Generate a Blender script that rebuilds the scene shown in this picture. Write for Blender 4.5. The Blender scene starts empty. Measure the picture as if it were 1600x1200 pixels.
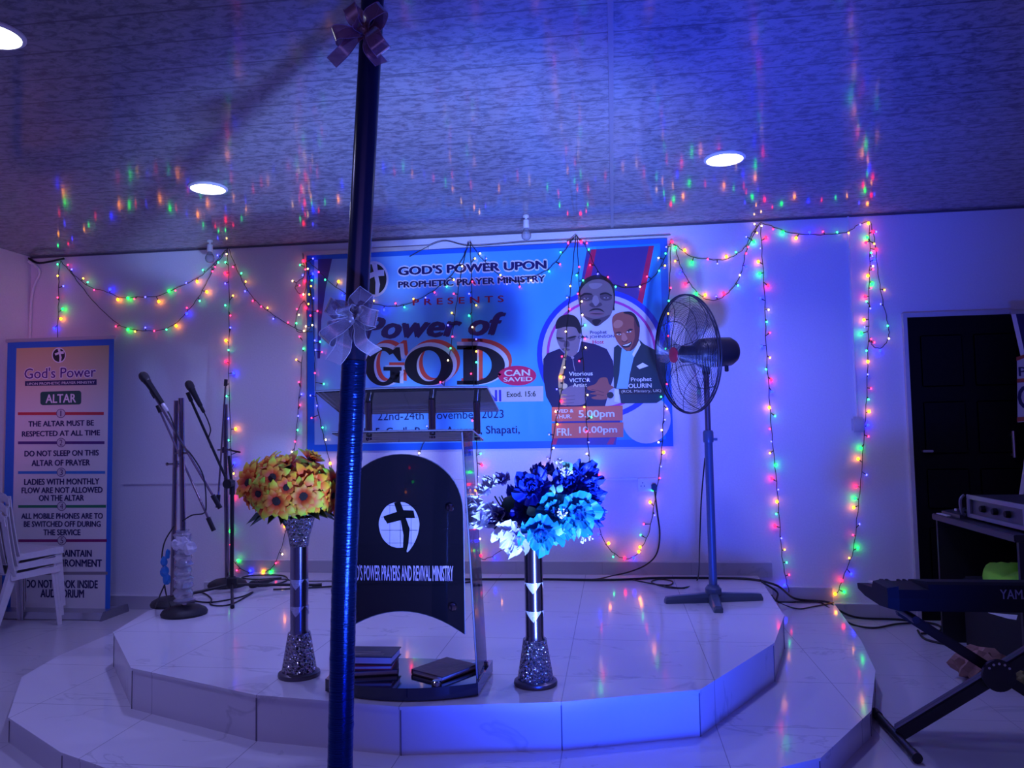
import bpy, bmesh, math, random
from mathutils import Vector, Matrix
random.seed(7)
R = random.random
PI = math.pi
S = bpy.context.scene
COL = S.collection

# ------------------------------------------------------------------ camera, world, lights, exposure
YAW, PITCH, ROLL, CH, CD, F = 0.13009286, 0.06175985, -0.01735568, 1.2729683, 5.40421536, 1200.0
fw = Vector((-math.sin(YAW)*math.cos(PITCH), math.cos(YAW)*math.cos(PITCH), math.sin(PITCH)))
rt = Vector((math.cos(YAW), math.sin(YAW), 0)); up = rt.cross(fw)
r2 = math.cos(ROLL)*rt + math.sin(ROLL)*up; u2 = -math.sin(ROLL)*rt + math.cos(ROLL)*up
CAMP = Vector((0, -CD, CH))
cam = bpy.data.cameras.new('camera'); cam_o = bpy.data.objects.new('camera', cam); COL.objects.link(cam_o)
cam.sensor_fit = 'HORIZONTAL'; cam.sensor_width = 36; cam.lens = 36*F/1600; cam.clip_start = .05
cam_o.matrix_world = Matrix(((r2.x, u2.x, -fw.x, CAMP.x), (r2.y, u2.y, -fw.y, CAMP.y), (r2.z, u2.z, -fw.z, CAMP.z), (0, 0, 0, 1)))
S.camera = cam_o

w = bpy.data.worlds.new('world'); S.world = w; w.use_nodes = True
w.node_tree.nodes['Background'].inputs[0].default_value = (.165, .15, .95, 1)
w.node_tree.nodes['Background'].inputs[1].default_value = .21

def light(name, kind, loc, aim, energy, color, **kw):
    l = bpy.data.lights.new(name, kind); l.energy = energy; l.color = color
    for k, v in kw.items(): setattr(l, k, v)
    o = bpy.data.objects.new(name, l); COL.objects.link(o); o.location = loc
    o.rotation_euler = (Vector(aim)-Vector(loc)).to_track_quat('-Z', 'Y').to_euler()
    return o
# blue stage flood on the hall floor in front of the steps: wide blue lamp and a cooler white lamp aimed higher
light('stage_flood', 'SPOT', (.50, -4.4, .05), (-.35, 0, 2.80), 1350, (.008, .055, 1), spot_size=math.radians(78), spot_blend=1, shadow_soft_size=.17)
light('stage_flood_white', 'SPOT', (.46, -4.4, .06), (-1.20, -.3, 2.75), 640, (.42, .62, 1), spot_size=math.radians(53), spot_blend=.8, shadow_soft_size=.08)
light('stage_flood_low', 'SPOT', (.20, -4.4, .05), (-.05, -2.5, .30), 85, (.004, .05, 1), spot_size=math.radians(62), spot_blend=1, shadow_soft_size=.05)
# unseen violet fill lamp added under the ceiling behind the camera
light('rear_fill', 'AREA', (0, -6.6, 2.55), (-.2, -1.5, .2), 24, (.36, .20, .85), shape='RECTANGLE', size=3.5, size_y=1.2)
# pink party light by the left wall
light('party_light', 'SPOT', (-3.0, -3.0, 1.9), (-4.485, -.75, 1.85), 64, (1, .30, .85), spot_size=math.radians(44), spot_blend=1, shadow_soft_size=.15)
V = S.view_settings
S.display_settings.display_device = 'sRGB'; V.view_transform = 'Standard'; V.look = 'None'; V.exposure = 0; V.gamma = 1; V.use_curve_mapping = False

# ------------------------------------------------------------------ helpers
def ray(x, y): return fw + r2*((x-800)/F) - u2*((y-600)/F)
def atY(x, y, Y=0.0):
    d = ray(x, y); return CAMP + d*((Y-CAMP.y)/d.y)
def atZ(x, y, Z):
    d = ray(x, y); return CAMP + d*((Z-CAMP.z)/d.z)

MATS = {}
def mat(name, col, rough=.5, metal=0, emis=None, estr=0, noise=.06, scale=40, bump=0, coat=0, attr=None, spec=.5, stretch=None, alpha=None):
    if name in MATS: return MATS[name]
    m = bpy.data.materials.new(name); m.use_nodes = True; MATS[name] = m
    nt = m.node_tree; b = nt.nodes['Principled BSDF']
    b.inputs['Roughness'].default_value = rough; b.inputs['Metallic'].default_value = metal
    b.inputs['Specular IOR Level'].default_value = spec
    if coat: b.inputs['Coat Weight'].default_value = coat; b.inputs['Coat Roughness'].default_value = .08
    c4 = (*col, 1)
    tc = nt.nodes.new('ShaderNodeTexCoord'); mp = nt.nodes.new('ShaderNodeMapping')
    nt.links.new(tc.outputs['Object'], mp.inputs[0])
    if stretch: mp.inputs['Scale'].default_value = stretch
    n = nt.nodes.new('ShaderNodeTexNoise'); n.inputs['Scale'].default_value = scale; n.inputs['Detail'].default_value = 4
    nt.links.new(mp.outputs[0], n.inputs['Vector'])
    mx = nt.nodes.new('ShaderNodeMix'); mx.data_type = 'RGBA'; mx.blend_type = 'MULTIPLY'
    rmp = nt.nodes.new('ShaderNodeMapRange'); rmp.inputs[3].default_value = 1-noise*2; rmp.inputs[4].default_value = 1+noise
    nt.links.new(n.outputs['Fac'], rmp.inputs[0]); mx.inputs[0].default_value = 1
    nt.links.new(rmp.outputs[0], mx.inputs[7])
    if attr:
        a = nt.nodes.new('ShaderNodeAttribute'); a.attribute_name = attr; nt.links.new(a.outputs['Color'], mx.inputs[6])
    else: mx.inputs[6].default_value = c4
    nt.links.new(mx.outputs[2], b.inputs['Base Color'])
    if bump:
        bp = nt.nodes.new('ShaderNodeBump'); bp.inputs['Strength'].default_value = bump; bp.inputs['Distance'].default_value = .01
        nt.links.new(n.outputs['Fac'], bp.inputs['Height']); nt.links.new(bp.outputs[0], b.inputs['Normal'])
    if emis: b.inputs['Emission Color'].default_value = (*emis, 1); b.inputs['Emission Strength'].default_value = estr
    return m

def clear(name, tint, gloss=.10, rough=.05, through=.8, body=(.3, .3, .35)):
    """tinted see-through sheet: transparent + diffuse body + clear reflection"""
    if name in MATS: return MATS[name]
    m = bpy.data.materials.new(name); m.use_nodes = True; MATS[name] = m
    nt = m.node_tree; nt.nodes.clear()
    out = nt.nodes.new('ShaderNodeOutputMaterial'); t = nt.nodes.new('ShaderNodeBsdfTransparent'); t.inputs[0].default_value = (*tint, 1)
    n = nt.nodes.new('ShaderNodeTexNoise'); n.inputs['Scale'].default_value = 25
    d = nt.nodes.new('ShaderNodeBsdfDiffuse')
    cr = nt.nodes.new('ShaderNodeMix'); cr.data_type = 'RGBA'; cr.inputs[6].default_value = (*[c*.9 for c in body], 1); cr.inputs[7].default_value = (*body, 1)
    nt.links.new(n.outputs['Fac'], cr.inputs[0]); nt.links.new(cr.outputs[2], d.inputs[0])
    g = nt.nodes.new('ShaderNodeBsdfGlossy'); g.inputs['Roughness'].default_value = rough
    m1 = nt.nodes.new('ShaderNodeMixShader'); m1.inputs[0].default_value = through
    m2 = nt.nodes.new('ShaderNodeMixShader'); fr = nt.nodes.new('ShaderNodeFresnel'); fr.inputs[0].default_value = 1.22
    mul = nt.nodes.new('ShaderNodeMath'); mul.operation = 'MULTIPLY_ADD'; mul.inputs[1].default_value = 1; mul.inputs[2].default_value = gloss*.3
    nt.links.new(fr.outputs[0], mul.inputs[0]); nt.links.new(mul.outputs[0], m2.inputs[0])
    nt.links.new(d.outputs[0], m1.inputs[1]); nt.links.new(t.outputs[0], m1.inputs[2])
    nt.links.new(m1.outputs[0], m2.inputs[1]); nt.links.new(g.outputs[0], m2.inputs[2]); nt.links.new(m2.outputs[0], out.inputs[0])
    return m

def obj(name, bm, m, parent=None, smooth=False, loc=None):
    me = bpy.data.meshes.new(name)
    if isinstance(bm, bpy.types.Mesh): me = bm
    else:
        bm.normal_update(); bm.to_mesh(me); bm.free()
        for mm in (m if isinstance(m, (list, tuple)) else [m]): me.materials.append(mm)
        if smooth:
            for p in me.polygons: p.use_smooth = True
            try: me.set_sharp_from_angle(angle=math.radians(40))
            except Exception: pass
    o = bpy.data.objects.new(name, me); COL.objects.link(o)
    if parent is not None:
        o.parent = parent
        o.matrix_parent_inverse = Matrix.Translation(-parent.location) if parent.parent is None else Matrix.Identity(4)
    return o
def tag(o, label, cat, group=None):
    o['label'] = label; o['category'] = cat
    if group: o['group'] = group
    return o
def thing(name, label, cat, loc=(0, 0, 0), group=None):
    o = bpy.data.objects.new(name, None); COL.objects.link(o); o.location = loc; o.empty_display_size = .05
    return tag(o, label, cat, group)
def struct(name, bm, m, smooth=False):
    o = obj(name, bm, m, None, smooth); o['kind'] = 'structure'; return o
def BM(): return bmesh.new()

def box(bm, lo, hi, mi=0, bev=0):
    vs = [bm.verts.new((x, y, z)) for x in (lo[0], hi[0]) for y in (lo[1], hi[1]) for z in (lo[2], hi[2])]
    fs = [bm.faces.new([vs[i] for i in q]) for q in ((0, 1, 3, 2), (4, 6, 7, 5), (0, 4, 5, 1), (2, 3, 7, 6), (0, 2, 6, 4), (1, 5, 7, 3))]
    for f in fs: f.material_index = mi
    if bev:
        es = list({e for f in fs for e in f.edges})
        bmesh.ops.bevel(bm, geom=es, offset=bev, segments=2, affect='EDGES', clamp_overlap=True)
    return vs
def frame(d):
    d = d.normalized(); a = Vector((0, 0, 1)) if abs(d.z) < .9 else Vector((1, 0, 0))
    x = d.cross(a).normalized(); return x, x.cross(d).normalized()
def tube(bm, pts, r, n=8, cap=True, mi=0):
    pts = [Vector(p) for p in pts]; rings = []; px = None
    for i, p in enumerate(pts):
        d = (pts[min(i+1, len(pts)-1)]-pts[max(i-1, 0)])
        if d.length < 1e-9: d = Vector((0, 0, 1))
        d.normalize()
        if px is None: x, y = frame(d)
        else:
            x = px - d*px.dot(d)
            x = x.normalized() if x.length > 1e-6 else frame(d)[0]
            y = x.cross(d)
        px = x; rr = r[i] if isinstance(r, (list, tuple)) else r
        rings.append([bm.verts.new(p+(x*math.cos(2*PI*k/n)+y*math.sin(2*PI*k/n))*rr) for k in range(n)])
    for a, b in zip(rings, rings[1:]):
        for k in range(n):
            f = bm.faces.new((a[k], a[(k+1) % n], b[(k+1) % n], b[k])); f.material_index = mi
    if cap and n > 2:
        for q in (rings[0][::-1], rings[-1]):
            f = bm.faces.new(q); f.material_index = mi
def loft(bm, prof, c, n=24, axis=None, mi=0):
    """lathe: prof = [(radius, height)] around c along axis"""
    c = Vector(c); ax = Vector(axis).normalized() if axis else Vector((0, 0, 1)); x, y = frame(ax)
    tubes = [c+ax*h for r, h in prof]; rings = []
    for (r, h), p in zip(prof, tubes):
        rings.append([bm.verts.new(p+(x*math.cos(2*PI*k/n)+y*math.sin(2*PI*k/n))*max(r, 1e-4)) for k in range(n)])
    for a, b in zip(rings, rings[1:]):
        for k in range(n):
            f = bm.faces.new((a[k], a[(k+1) % n], b[(k+1) % n], b[k])); f.material_index = mi
    for q in (rings[0][::-1], rings[-1]):
        f = bm.faces.new(q); f.material_index = mi
    bmesh.ops.recalc_face_normals(bm, faces=bm.faces[:])
def spline(pts, seg=6, closed=False):
    P = [Vector(p) for p in pts]; n = len(P); out = []
    for i in range(n if closed else n-1):
        if closed: a, b, c, d = P[(i-1) % n], P[i], P[(i+1) % n], P[(i+2) % n]
        else: a, b, c, d = P[max(i-1, 0)], P[i], P[i+1], P[min(i+2, n-1)]
        for k in range(seg):
            t = k/seg
            out.append(.5*((2*b)+(c-a)*t+(2*a-5*b+4*c-d)*t*t+(3*b-a-3*c+d)*t**3))
    if not closed: out.append(P[-1])
    return out
def prism(bm, poly, d0, d1, conv, mi=0):
    """extrude closed 2-D outline; conv(u, v, depth) -> point"""
    a = [bm.verts.new(conv(u, v, d0)) for u, v in poly]; b = [bm.verts.new(conv(u, v, d1)) for u, v in poly]
    n = len(poly); fs = [bm.faces.new(a), bm.faces.new(b[::-1])]
    for k in range(n): fs.append(bm.faces.new((a[k], b[k], b[(k+1) % n], a[(k+1) % n])))
    for f in fs: f.material_index = mi
    bmesh.ops.recalc_face_normals(bm, faces=bm.faces[:])
    bmesh.ops.triangulate(bm, faces=fs[:2], ngon_method='EAR_CLIP')
def flat(bm, pts, Y, mi=0):
    """flat outline (px coordinates) in the plane y=Y, facing the hall"""
    ps = [atY(x, y, Y) for x, y in pts]
    a = sum(ps[i].x*ps[(i+1) % len(ps)].z-ps[(i+1) % len(ps)].x*ps[i].z for i in range(len(ps)))
    if a < 0: ps = ps[::-1]
    f = bm.faces.new([bm.verts.new(p) for p in ps]); f.material_index = mi; f.normal_update()
    bmesh.ops.triangulate(bm, faces=[f], ngon_method='EAR_CLIP')
def sp2(pts, seg=5): return [(v.x, v.y) for v in spline([(x, y, 0) for x, y in pts], seg, True)]
def ell(cx, cy, rx, ry, n=36, a0=0, rot=0):
    o = []
    for k in range(n):
        t = 2*PI*k/n+a0; x = rx*math.cos(t); y = ry*math.sin(t)
        o.append((cx+x*math.cos(rot)-y*math.sin(rot), cy+x*math.sin(rot)+y*math.cos(rot)))
    return o
def stroke(pts, wd):
    """open polyline in px -> outline of constant or tapering width"""
    L, Rr = [], []
    for i, p in enumerate(pts):
        a = Vector(pts[max(i-1, 0)]); b = Vector(pts[min(i+1, len(pts)-1)]); d = (b-a).normalized()
        h = (wd[i] if isinstance(wd, (list, tuple)) else wd)/2
        L.append((p[0]-d.y*h, p[1]+d.x*h)); Rr.append((p[0]+d.y*h, p[1]-d.x*h))
    return L+Rr[::-1]

def text_bm(s, bold=0.0, shear=0, space=1.0):
    cu = bpy.data.curves.new('lettering', 'FONT'); cu.body = s; cu.offset = bold; cu.shear = shear; cu.space_character = space
    cu.resolution_u = 3
    o = bpy.data.objects.new('lettering', cu); COL.objects.link(o)
    dg = bpy.context.evaluated_depsgraph_get(); me = bpy.data.meshes.new_from_object(o.evaluated_get(dg))
    bpy.data.objects.remove(o); bpy.data.curves.remove(cu)
    bm = BM(); bm.from_mesh(me); bpy.data.meshes.remove(me)
    return bm
def text_fit(bm_dst, s, x0, z0, x1, z1, Y, bold=.012, shear=0, space=1.0, grow=0, mi=0, conv=None):
    """write s so that it fills the world box x0..x1, z0..z1 in the plane y=Y"""
    b = text_bm(s, 0, shear, space)
    xs = [v.co.x for v in b.verts]; ys = [v.co.y for v in b.verts]
    if not xs: b.free(); return
    rad = bold+(grow and .05); offs = [(0, 0)]
    if bold > .009: offs = [(0, 0), (-rad, 0), (rad, 0), (-rad*.6, rad*.55), (rad*.6, -rad*.55)]
    if grow: offs = [(rad*math.cos(a*PI/4), rad*math.sin(a*PI/4)) for a in range(8)]
    x0, z0, x1, z1 = x0-grow, z0-grow, x1+grow, z1+grow
    mnx, mny = min(xs)-rad, min(ys)-rad*.55
    sx = (x1-x0)/(max(xs)+rad-mnx); sz = (z1-z0)/(max(ys)+rad*.55-mny)
    for n_, (ox, oy) in enumerate(offs):
        mp = {}; dy = -.00003*n_
        for v in b.verts:
            u, q = x0+(v.co.x+ox-mnx)*sx, z0+(v.co.y+oy-mny)*sz
            mp[v.index] = bm_dst.verts.new(conv(u, q) if conv else (u, Y+dy, q))
        for f in b.faces:
            try:
                g = bm_dst.faces.new([mp[v.index] for v in f.verts]); g.material_index = mi
            except ValueError: pass
    b.free()
def text_px(bm_dst, s, xa, ya, xb, yb, Y, **k):
    """px box: lower-left (xa, ya), upper-right (xb, yb)"""
    p, q = atY(xa, ya, Y), atY(xb, yb, Y)
    text_fit(bm_dst, s, p.x, p.z, q.x, q.z, Y, **k)

# ------------------------------------------------------------------ setting
T1, T2, H = .105, .28, 2.70
XL, XR, YB = -4.485, 3.3, -8.2

def floor_mat(name, tx, ty, ox, oy, base, rough=.12):
    m = bpy.data.materials.new(name); m.use_nodes = True; nt = m.node_tree; b = nt.nodes['Principled BSDF']; L = nt.links.new
    g = nt.nodes.new('ShaderNodeNewGeometry'); sx = nt.nodes.new('ShaderNodeSeparateXYZ'); L(g.outputs['Position'], sx.inputs[0])
    def M(op, a, b2=None, c=None):
        n = nt.nodes.new('ShaderNodeMath'); n.operation = op
        for i, v in enumerate((a, b2, c)):
            if v is None: continue
            if isinstance(v, (int, float)): n.inputs[i].default_value = v
            else: L(v, n.inputs[i])
        return n.outputs[0]
    def joint(co, off, per):
        u = M('DIVIDE', M('SUBTRACT', co, off), per); fr = M('ABSOLUTE', M('SUBTRACT', M('FRACT', u), .5))
        return M('GREATER_THAN', fr, .5-.0017/per)
    j = M('MAXIMUM', joint(sx.outputs[0], ox, tx), joint(sx.outputs[1], oy, ty))
    # grey marble veins
    n1 = nt.nodes.new('ShaderNodeTexNoise'); n1.inputs['Scale'].default_value = 1.6; n1.inputs['Detail'].default_value = 6; n1.inputs['Distortion'].default_value = .8
    mp = nt.nodes.new('ShaderNodeMapping'); mp.inputs['Rotation'].default_value = (0, 0, .6); mp.inputs['Scale'].default_value = (1, 2.6, 1); L(g.outputs['Position'], mp.inputs[0]); L(mp.outputs[0], n1.inputs[0])
    v = M('ABSOLUTE', M('SUBTRACT', n1.outputs['Fac'], .5)); v = M('SUBTRACT', 1, M('MULTIPLY', v, 70)); v = M('MAXIMUM', v, 0)
    n2 = nt.nodes.new('ShaderNodeTexNoise'); n2.inputs['Scale'].default_value = 2.2; L(g.outputs['Position'], n2.inputs[0])
    v = M('MULTIPLY', v, M('MULTIPLY', M('GREATER_THAN', n2.outputs['Fac'], .52), .35))
    n3 = nt.nodes.new('ShaderNodeTexNoise'); n3.inputs['Scale'].default_value = 5; n3.inputs['Detail'].default_value = 5; L(g.outputs['Position'], n3.inputs[0])
    cl = nt.nodes.new('ShaderNodeMix'); cl.data_type = 'RGBA'; cl.inputs[6].default_value = (*[c*.93 for c in base], 1); cl.inputs[7].default_value = (*base, 1); L(n3.outputs['Fac'], cl.inputs[0])
    m1 = nt.nodes.new('ShaderNodeMix'); m1.data_type = 'RGBA'; L(v, m1.inputs[0]); L(cl.outputs[2], m1.inputs[6]); m1.inputs[7].default_value = (.3, .3, .34, 1)
    m2 = nt.nodes.new('ShaderNodeMix'); m2.data_type = 'RGBA'; L(j, m2.inputs[0]); L(m1.outputs[2], m2.inputs[6]); m2.inputs[7].default_value = (.40, .39, .43, 1)
    L(m2.outputs[2], b.inputs['Base Color']); b.inputs['Roughness'].default_value = rough
    return m
M_floor = floor_mat('grey floor tile', .6, .6, -.15, -.59, (.62, .61, .64), .2)
M_stage = floor_mat('white marble tile', .585, .552, -.8, -1.12, (.80, .79, .83), .10)
M_riser = floor_mat('riser marble tile', .585, 9, -.8, -4.5, (.72, .70, .74), .25)
M_joint = mat('dark joint', (.16, .15, .18), .6)

def wall_mat(name, base):
    return mat(name, base, .7, noise=.05, scale=90, bump=.12)
M_wall = wall_mat('white wall paint', (.80, .79, .83))

bm = BM(); box(bm, (XL-.1, YB, -.1), (XR+.1, .1, 0)); struct('floor', bm, M_floor)
bm = BM(); box(bm, (XL-.1, 0, 0), (XR+.1, .12, H)); struct('wall_back', bm, M_wall)
bm = BM(); box(bm, (XL-.12, YB, 0), (XL, 0, H)); struct('wall_left', bm, M_wall)
bm = BM(); box(bm, (XR, YB, 0), (XR+.12, 0, H)); struct('wall_right', bm, M_wall)

def ceiling_mat():
    m = bpy.data.materials.new('flecked pvc ceiling panels'); m.use_nodes = True; nt = m.node_tree; b = nt.nodes['Principled BSDF']; L = nt.links.new
    g = nt.nodes.new('ShaderNodeNewGeometry'); sx = nt.nodes.new('ShaderNodeSeparateXYZ'); L(g.outputs['Position'], sx.inputs[0])
    mp = nt.nodes.new('ShaderNodeMapping'); mp.inputs['Scale'].default_value = (6, 11, 1); L(g.outputs['Position'], mp.inputs[0])
    n = nt.nodes.new('ShaderNodeTexNoise'); n.inputs['Scale'].default_value = 2.9; n.inputs['Detail'].default_value = 8; n.inputs['Roughness'].default_value = .72; n.inputs['Distortion'].default_value = .5; L(mp.outputs[0], n.inputs[0])
    cr = nt.nodes.new('ShaderNodeValToRGB'); L(n.outputs['Fac'], cr.inputs[0])
    cr.color_ramp.elements[0].position = .39; cr.color_ramp.elements[0].color = (.15, .14, .175, 1)
    cr.color_ramp.elements[1].position = .55; cr.color_ramp.elements[1].color = (.31, .295, .34, 1)
    def M(op, a, b2=None):
        q = nt.nodes.new('ShaderNodeMath'); q.operation = op
        for i, v in enumerate((a, b2)):
            if v is None: continue
            if isinstance(v, (int, float)): q.inputs[i].default_value = v
            else: L(v, q.inputs[i])
        return q.outputs[0]
    fr = M('ABSOLUTE', M('SUBTRACT', M('FRACT', M('DIVIDE', M('ADD', sx.outputs[1], .04), .19)), .5))
    gr = M('GREATER_THAN', fr, .478)
    mx = nt.nodes.new('ShaderNodeMix'); mx.data_type = 'RGBA'; L(M('MULTIPLY', gr, .8), mx.inputs[0]); L(cr.outputs[0], mx.inputs[6]); mx.inputs[7].default_value = (.12, .11, .14, 1)
    L(mx.outputs[2], b.inputs['Base Color']); b.inputs['Roughness'].default_value = .085; b.inputs['Specular IOR Level'].default_value = .20
    bp = nt.nodes.new('ShaderNodeBump'); bp.inputs['Strength'].default_value = .30; bp.inputs['Distance'].default_value = .001
    w2 = nt.nodes.new('ShaderNodeMapping'); w2.inputs['Scale'].default_value = (1.2, 60, 1); L(g.outputs['Position'], w2.inputs[0])
    n2 = nt.nodes.new('ShaderNodeTexNoise'); n2.inputs['Scale'].default_value = 1; n2.inputs['Detail'].default_value = 2; L(w2.outputs[0], n2.inputs[0])
    L(M('SUBTRACT', n2.outputs['Fac'], gr), bp.inputs['Height']); L(bp.outputs[0], b.inputs['Normal'])
    return m
bm = BM(); box(bm, (XL-.1, YB, H), (XR+.1, .1, H+.1)); struct('ceiling', bm, ceiling_mat())
M_trim = mat('grey pvc joint strip', (.26, .25, .30), .3)
bm = BM(); box(bm, (.016, YB, H-.005), (.036, 0, H+.002)); struct('trim_1', bm, M_trim)
bm = BM(); box(bm, (XL, -.014, H-.012), (XR, 0, H)); struct('trim_2', bm, mat('dark ceiling edge', (.10, .09, .12), .6))

UP = [(-2.62, .0), (-2.67, -1.246), (-2.569, -1.691), (-2.094, -2.251), (-1.389, -2.536), (-.795, -2.616), (-.216, -2.519), (.298, -2.345), (.706, -1.668), (.862, -1.135), (.93, .0)]
LO = [(-3.04, 0), (-3.002, -1.526), (-2.923, -1.879), (-2.561, -2.386), (-2.077, -2.696), (-1.805, -2.811), (-1.35, -2.92), (-.80, -2.985), (-.15, -2.88), (.35, -2.70), (.692, -2.497), (1.014, -2.013), (1.204, -1.47), (1.302, -.935), (1.41, 0)]
def tier(name, outl, z0, z1, lip):
    bm = BM(); n = len(outl)
    def ringz(z, o=0):
        c = Vector((-.85, -.9)); r = []
        for x, y in outl:
            v = Vector((x, y))-c; v = v*(1+o/max(v.length, .1)); q = c+v
            r.append(bm.verts.new((q.x, min(q.y, -.001), z)))
        return r
    a, b, c, d = ringz(z0), ringz(z1-.012), ringz(z1-.010, lip), ringz(z1, lip)
    for p, q in ((a, b), (b, c), (c, d)):
        for k in range(n):
            f = bm.faces.new((p[k], p[(k+1) % n], q[(k+1) % n], q[k])); f.material_index = 1
    t = bm.faces.new(d); t.material_index = 0
    bmesh.ops.recalc_face_normals(bm, faces=bm.faces[:]); bmesh.ops.triangulate(bm, faces=[t])
    # joints running across the riser at its corners
    for k in range(1, n-1):
        for off in (0,):
            x, y = outl[k]; v = (Vector((x, y))-Vector((-.85, -.9))).normalized()*.0008
            tube(bm, [(x+v.x, y+v.y, z0+.002), (x+v.x, y+v.y, z1-.014)], .0022, 4, True, 2)
    return struct(name, bm, [M_stage, M_riser, M_joint])
tier('stage_platform', UP, T1-.02, T2, .006)
tier('stage_step', LO, 0, T1, .006)
# baseboards stepping up over the tiers
M_bb = floor_mat('grey skirting tile', .6, 9, -.1, -5, (.50, .49, .54), .25)
M_bbt = mat('pale skirting cap', (.75, .74, .78), .5)
def baseboard(nm, x0, x1, z):
    bm = BM(); box(bm, (x0, -.014, z), (x1, 0, z+.095)); box(bm, (x0, -.016, z+.095), (x1, 0, z+.102), 1); struct(nm, bm, [M_bb, M_bbt])
baseboard('baseboard_back', -2.76, 1.03, T2-.012)
baseboard('baseboard_back_left_step', -3.02, -2.76, T1); baseboard('baseboard_back_right_step', 1.03, 1.41, T1)
baseboard('baseboard_back_left', XL, -3.02, 0); baseboard('baseboard_back_right', 1.41, 1.93, 0)
bm = BM(); box(bm, (XL, -6, 0), (XL+.014, -.016, .10)); struct('baseboard_left', bm, M_bb)

# door
M_black = mat('black door paint', (.004, .004, .006), .6, spec=.15, bump=.1)
bm = BM(); box(bm, (1.955, -.022, .003), (2.68, 0, 1.985))
for z0, z1 in ((.12, .60), (.72, .98), (1.08, 1.42), (1.52, 1.86)):
    for x0, x1 in ((2.03, 2.29), (2.36, 2.62)): box(bm, (x0, -.032, z0), (x1, -.020, z1), 0, .006)
d = struct('door_1', bm, M_black)
bm = BM(); box(bm, (2.005, -.055, 1.09), (2.07, -.022, 1.105), 0, .003); obj('door_latch', bm, mat('worn steel', (.45, .44, .48), .35, 1), d)
bm = BM(); tube(bm, [(2.56, -.05, 1.05), (2.56, -.05, 1.22)], .010); box(bm, (2.552, -.05, 1.06), (2.568, -.022, 1.075)); box(bm, (2.552, -.05, 1.19), (2.568, -.022, 1.205)); obj('door_handle', bm, MATS['worn steel'], d)
bm = BM(); box(bm, (1.930, -.030, 0), (1.955, 0, 2.015)); box(bm, (1.955, -.030, 1.985), (2.70, 0, 2.015)); struct('trim_3', bm, mat('pale door reveal', (.55, .53, .58), .6))

# ------------------------------------------------------------------ ceiling lights
M_lamp = mat('lit lamp diffuser', (1, 1, 1), .4, emis=(.93, 1, .97), estr=14)
M_white = mat('white plastic', (.80, .80, .82), .35)
DL = [((-2.271, -1.338), 'round recessed ceiling downlight over the left microphone stands'),
      ((.62, -1.298), 'round recessed ceiling downlight above the pedestal fan'),
      ((-2.13, -3.05), 'round recessed ceiling downlight cut by the left frame edge')]
for (x, y), lb in DL:
    t = thing('ceiling_downlight', lb, 'ceiling light', (x, y, H), 'recessed ceiling downlights')
    bm = BM(); loft(bm, [(.108, 0), (.108, -.006), (.100, -.012), (.094, -.012), (.092, -.005)], (x, y, H), 40); obj('trim_ring', bm, M_white, t, True)
    bm = BM(); loft(bm, [(.0915, -.004), (.0915, -.009), (.06, -.011), (.001, -.0115)], (x, y, H), 40); obj('lamp_diffuser', bm, M_lamp, t, True)
    light('downlight_beam', 'SPOT', (x, y, H-.02), (x, y, 0), 68, (.31, .30, 1), spot_size=math.radians(150), spot_blend=.6, shadow_soft_size=.09)
M_bulbglass = clear('bulb glass', (.85, .87, .9), .4, .05, .6, (.6, .6, .65))
for (x, y), Yp, lb in (((822, 352), -.42, 'unlit bulb in white holder on the ceiling above the banner'), ((328, 385), -.22, 'unlit bulb in white holder on the ceiling by the left swag')):
    c = atY(x, y, Yp); t = thing('ceiling_bulb', lb, 'bulb', (c.x, c.y, H), 'unlit bulbs on the ceiling')
    bm = BM(); loft(bm, [(.020, 0), (.020, -.012), (.008, -.014), (.008, -.03), (.019, -.032), (.021, -.075), (.019, -.085)], (c.x, c.y, H), 20); obj('bulb_holder', bm, M_white, t, True)
    bm = BM(); loft(bm, [(.014, -.086), (.017, -.094), (.022, -.104)], (c.x, c.y, H), 20); obj('bulb_collar', bm, mat('grey bulb collar', (.35, .35, .42), .4), t, True)
    bm = BM(); loft(bm, [(.0225, -.104), (.031, -.122), (.033, -.136), (.029, -.152), (.018, -.163), (.002, -.168)], (c.x, c.y, H), 20); obj('bulb_globe', bm, M_bulbglass, t, True)

# ------------------------------------------------------------------ wall fittings
def wallpx(pts, Y): return [atY(x, y, Y) for x, y in pts]
M_cable = mat('black cable', (.012, .012, .016), .45)
M_wire = mat('dark green fairy wire', (.012, .02, .018), .5)
bm = BM(); a, b = atY(195, 774, 0), atY(996, 752, 0); box(bm, (a.x, -.012, .925), (b.x, 0, .937)); tag(obj('cable_trunking', bm, M_white), 'thin white cable trunking running along the back wall at socket height', 'trunking')
bm = BM(); a = atY(1331, 340, 0); b = atY(1336, 650, 0); tube(bm, [(1.615, -.008, H-.01), (1.615, -.008, 1.33)], .008); tag(obj('cable_conduit', bm, M_white), 'white conduit dropping down the wall to the junction box', 'conduit')
bm = BM(); box(bm, (1.578, -.035, 1.228), (1.660, 0, 1.33), 0, .012); t = obj('junction_box', bm, mat('beige plastic', (.62, .60, .60), .4)); tag(t, 'square beige junction box on the wall between fairy lights and door', 'junction box')
bm = BM(); loft(bm, [(.03, 0), (.03, .004), (.002, .005)], (1.619, -.035, 1.279), 20, (0, -1, 0)); obj('cover_disc', bm, MATS['beige plastic'], t, True)
bm = BM(); tube(bm, spline([(-4.47, -.05, 2.66), (-4.40, -.02, 2.58), (-4.46, -.015, 2.42), (-4.475, -.012, 2.1), (-4.475, -.012, 1.2)], 6), .011); tag(obj('cable_conduit', bm, M_white), 'pale conduit bending down the corner beside the left wall', 'conduit')
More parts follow.
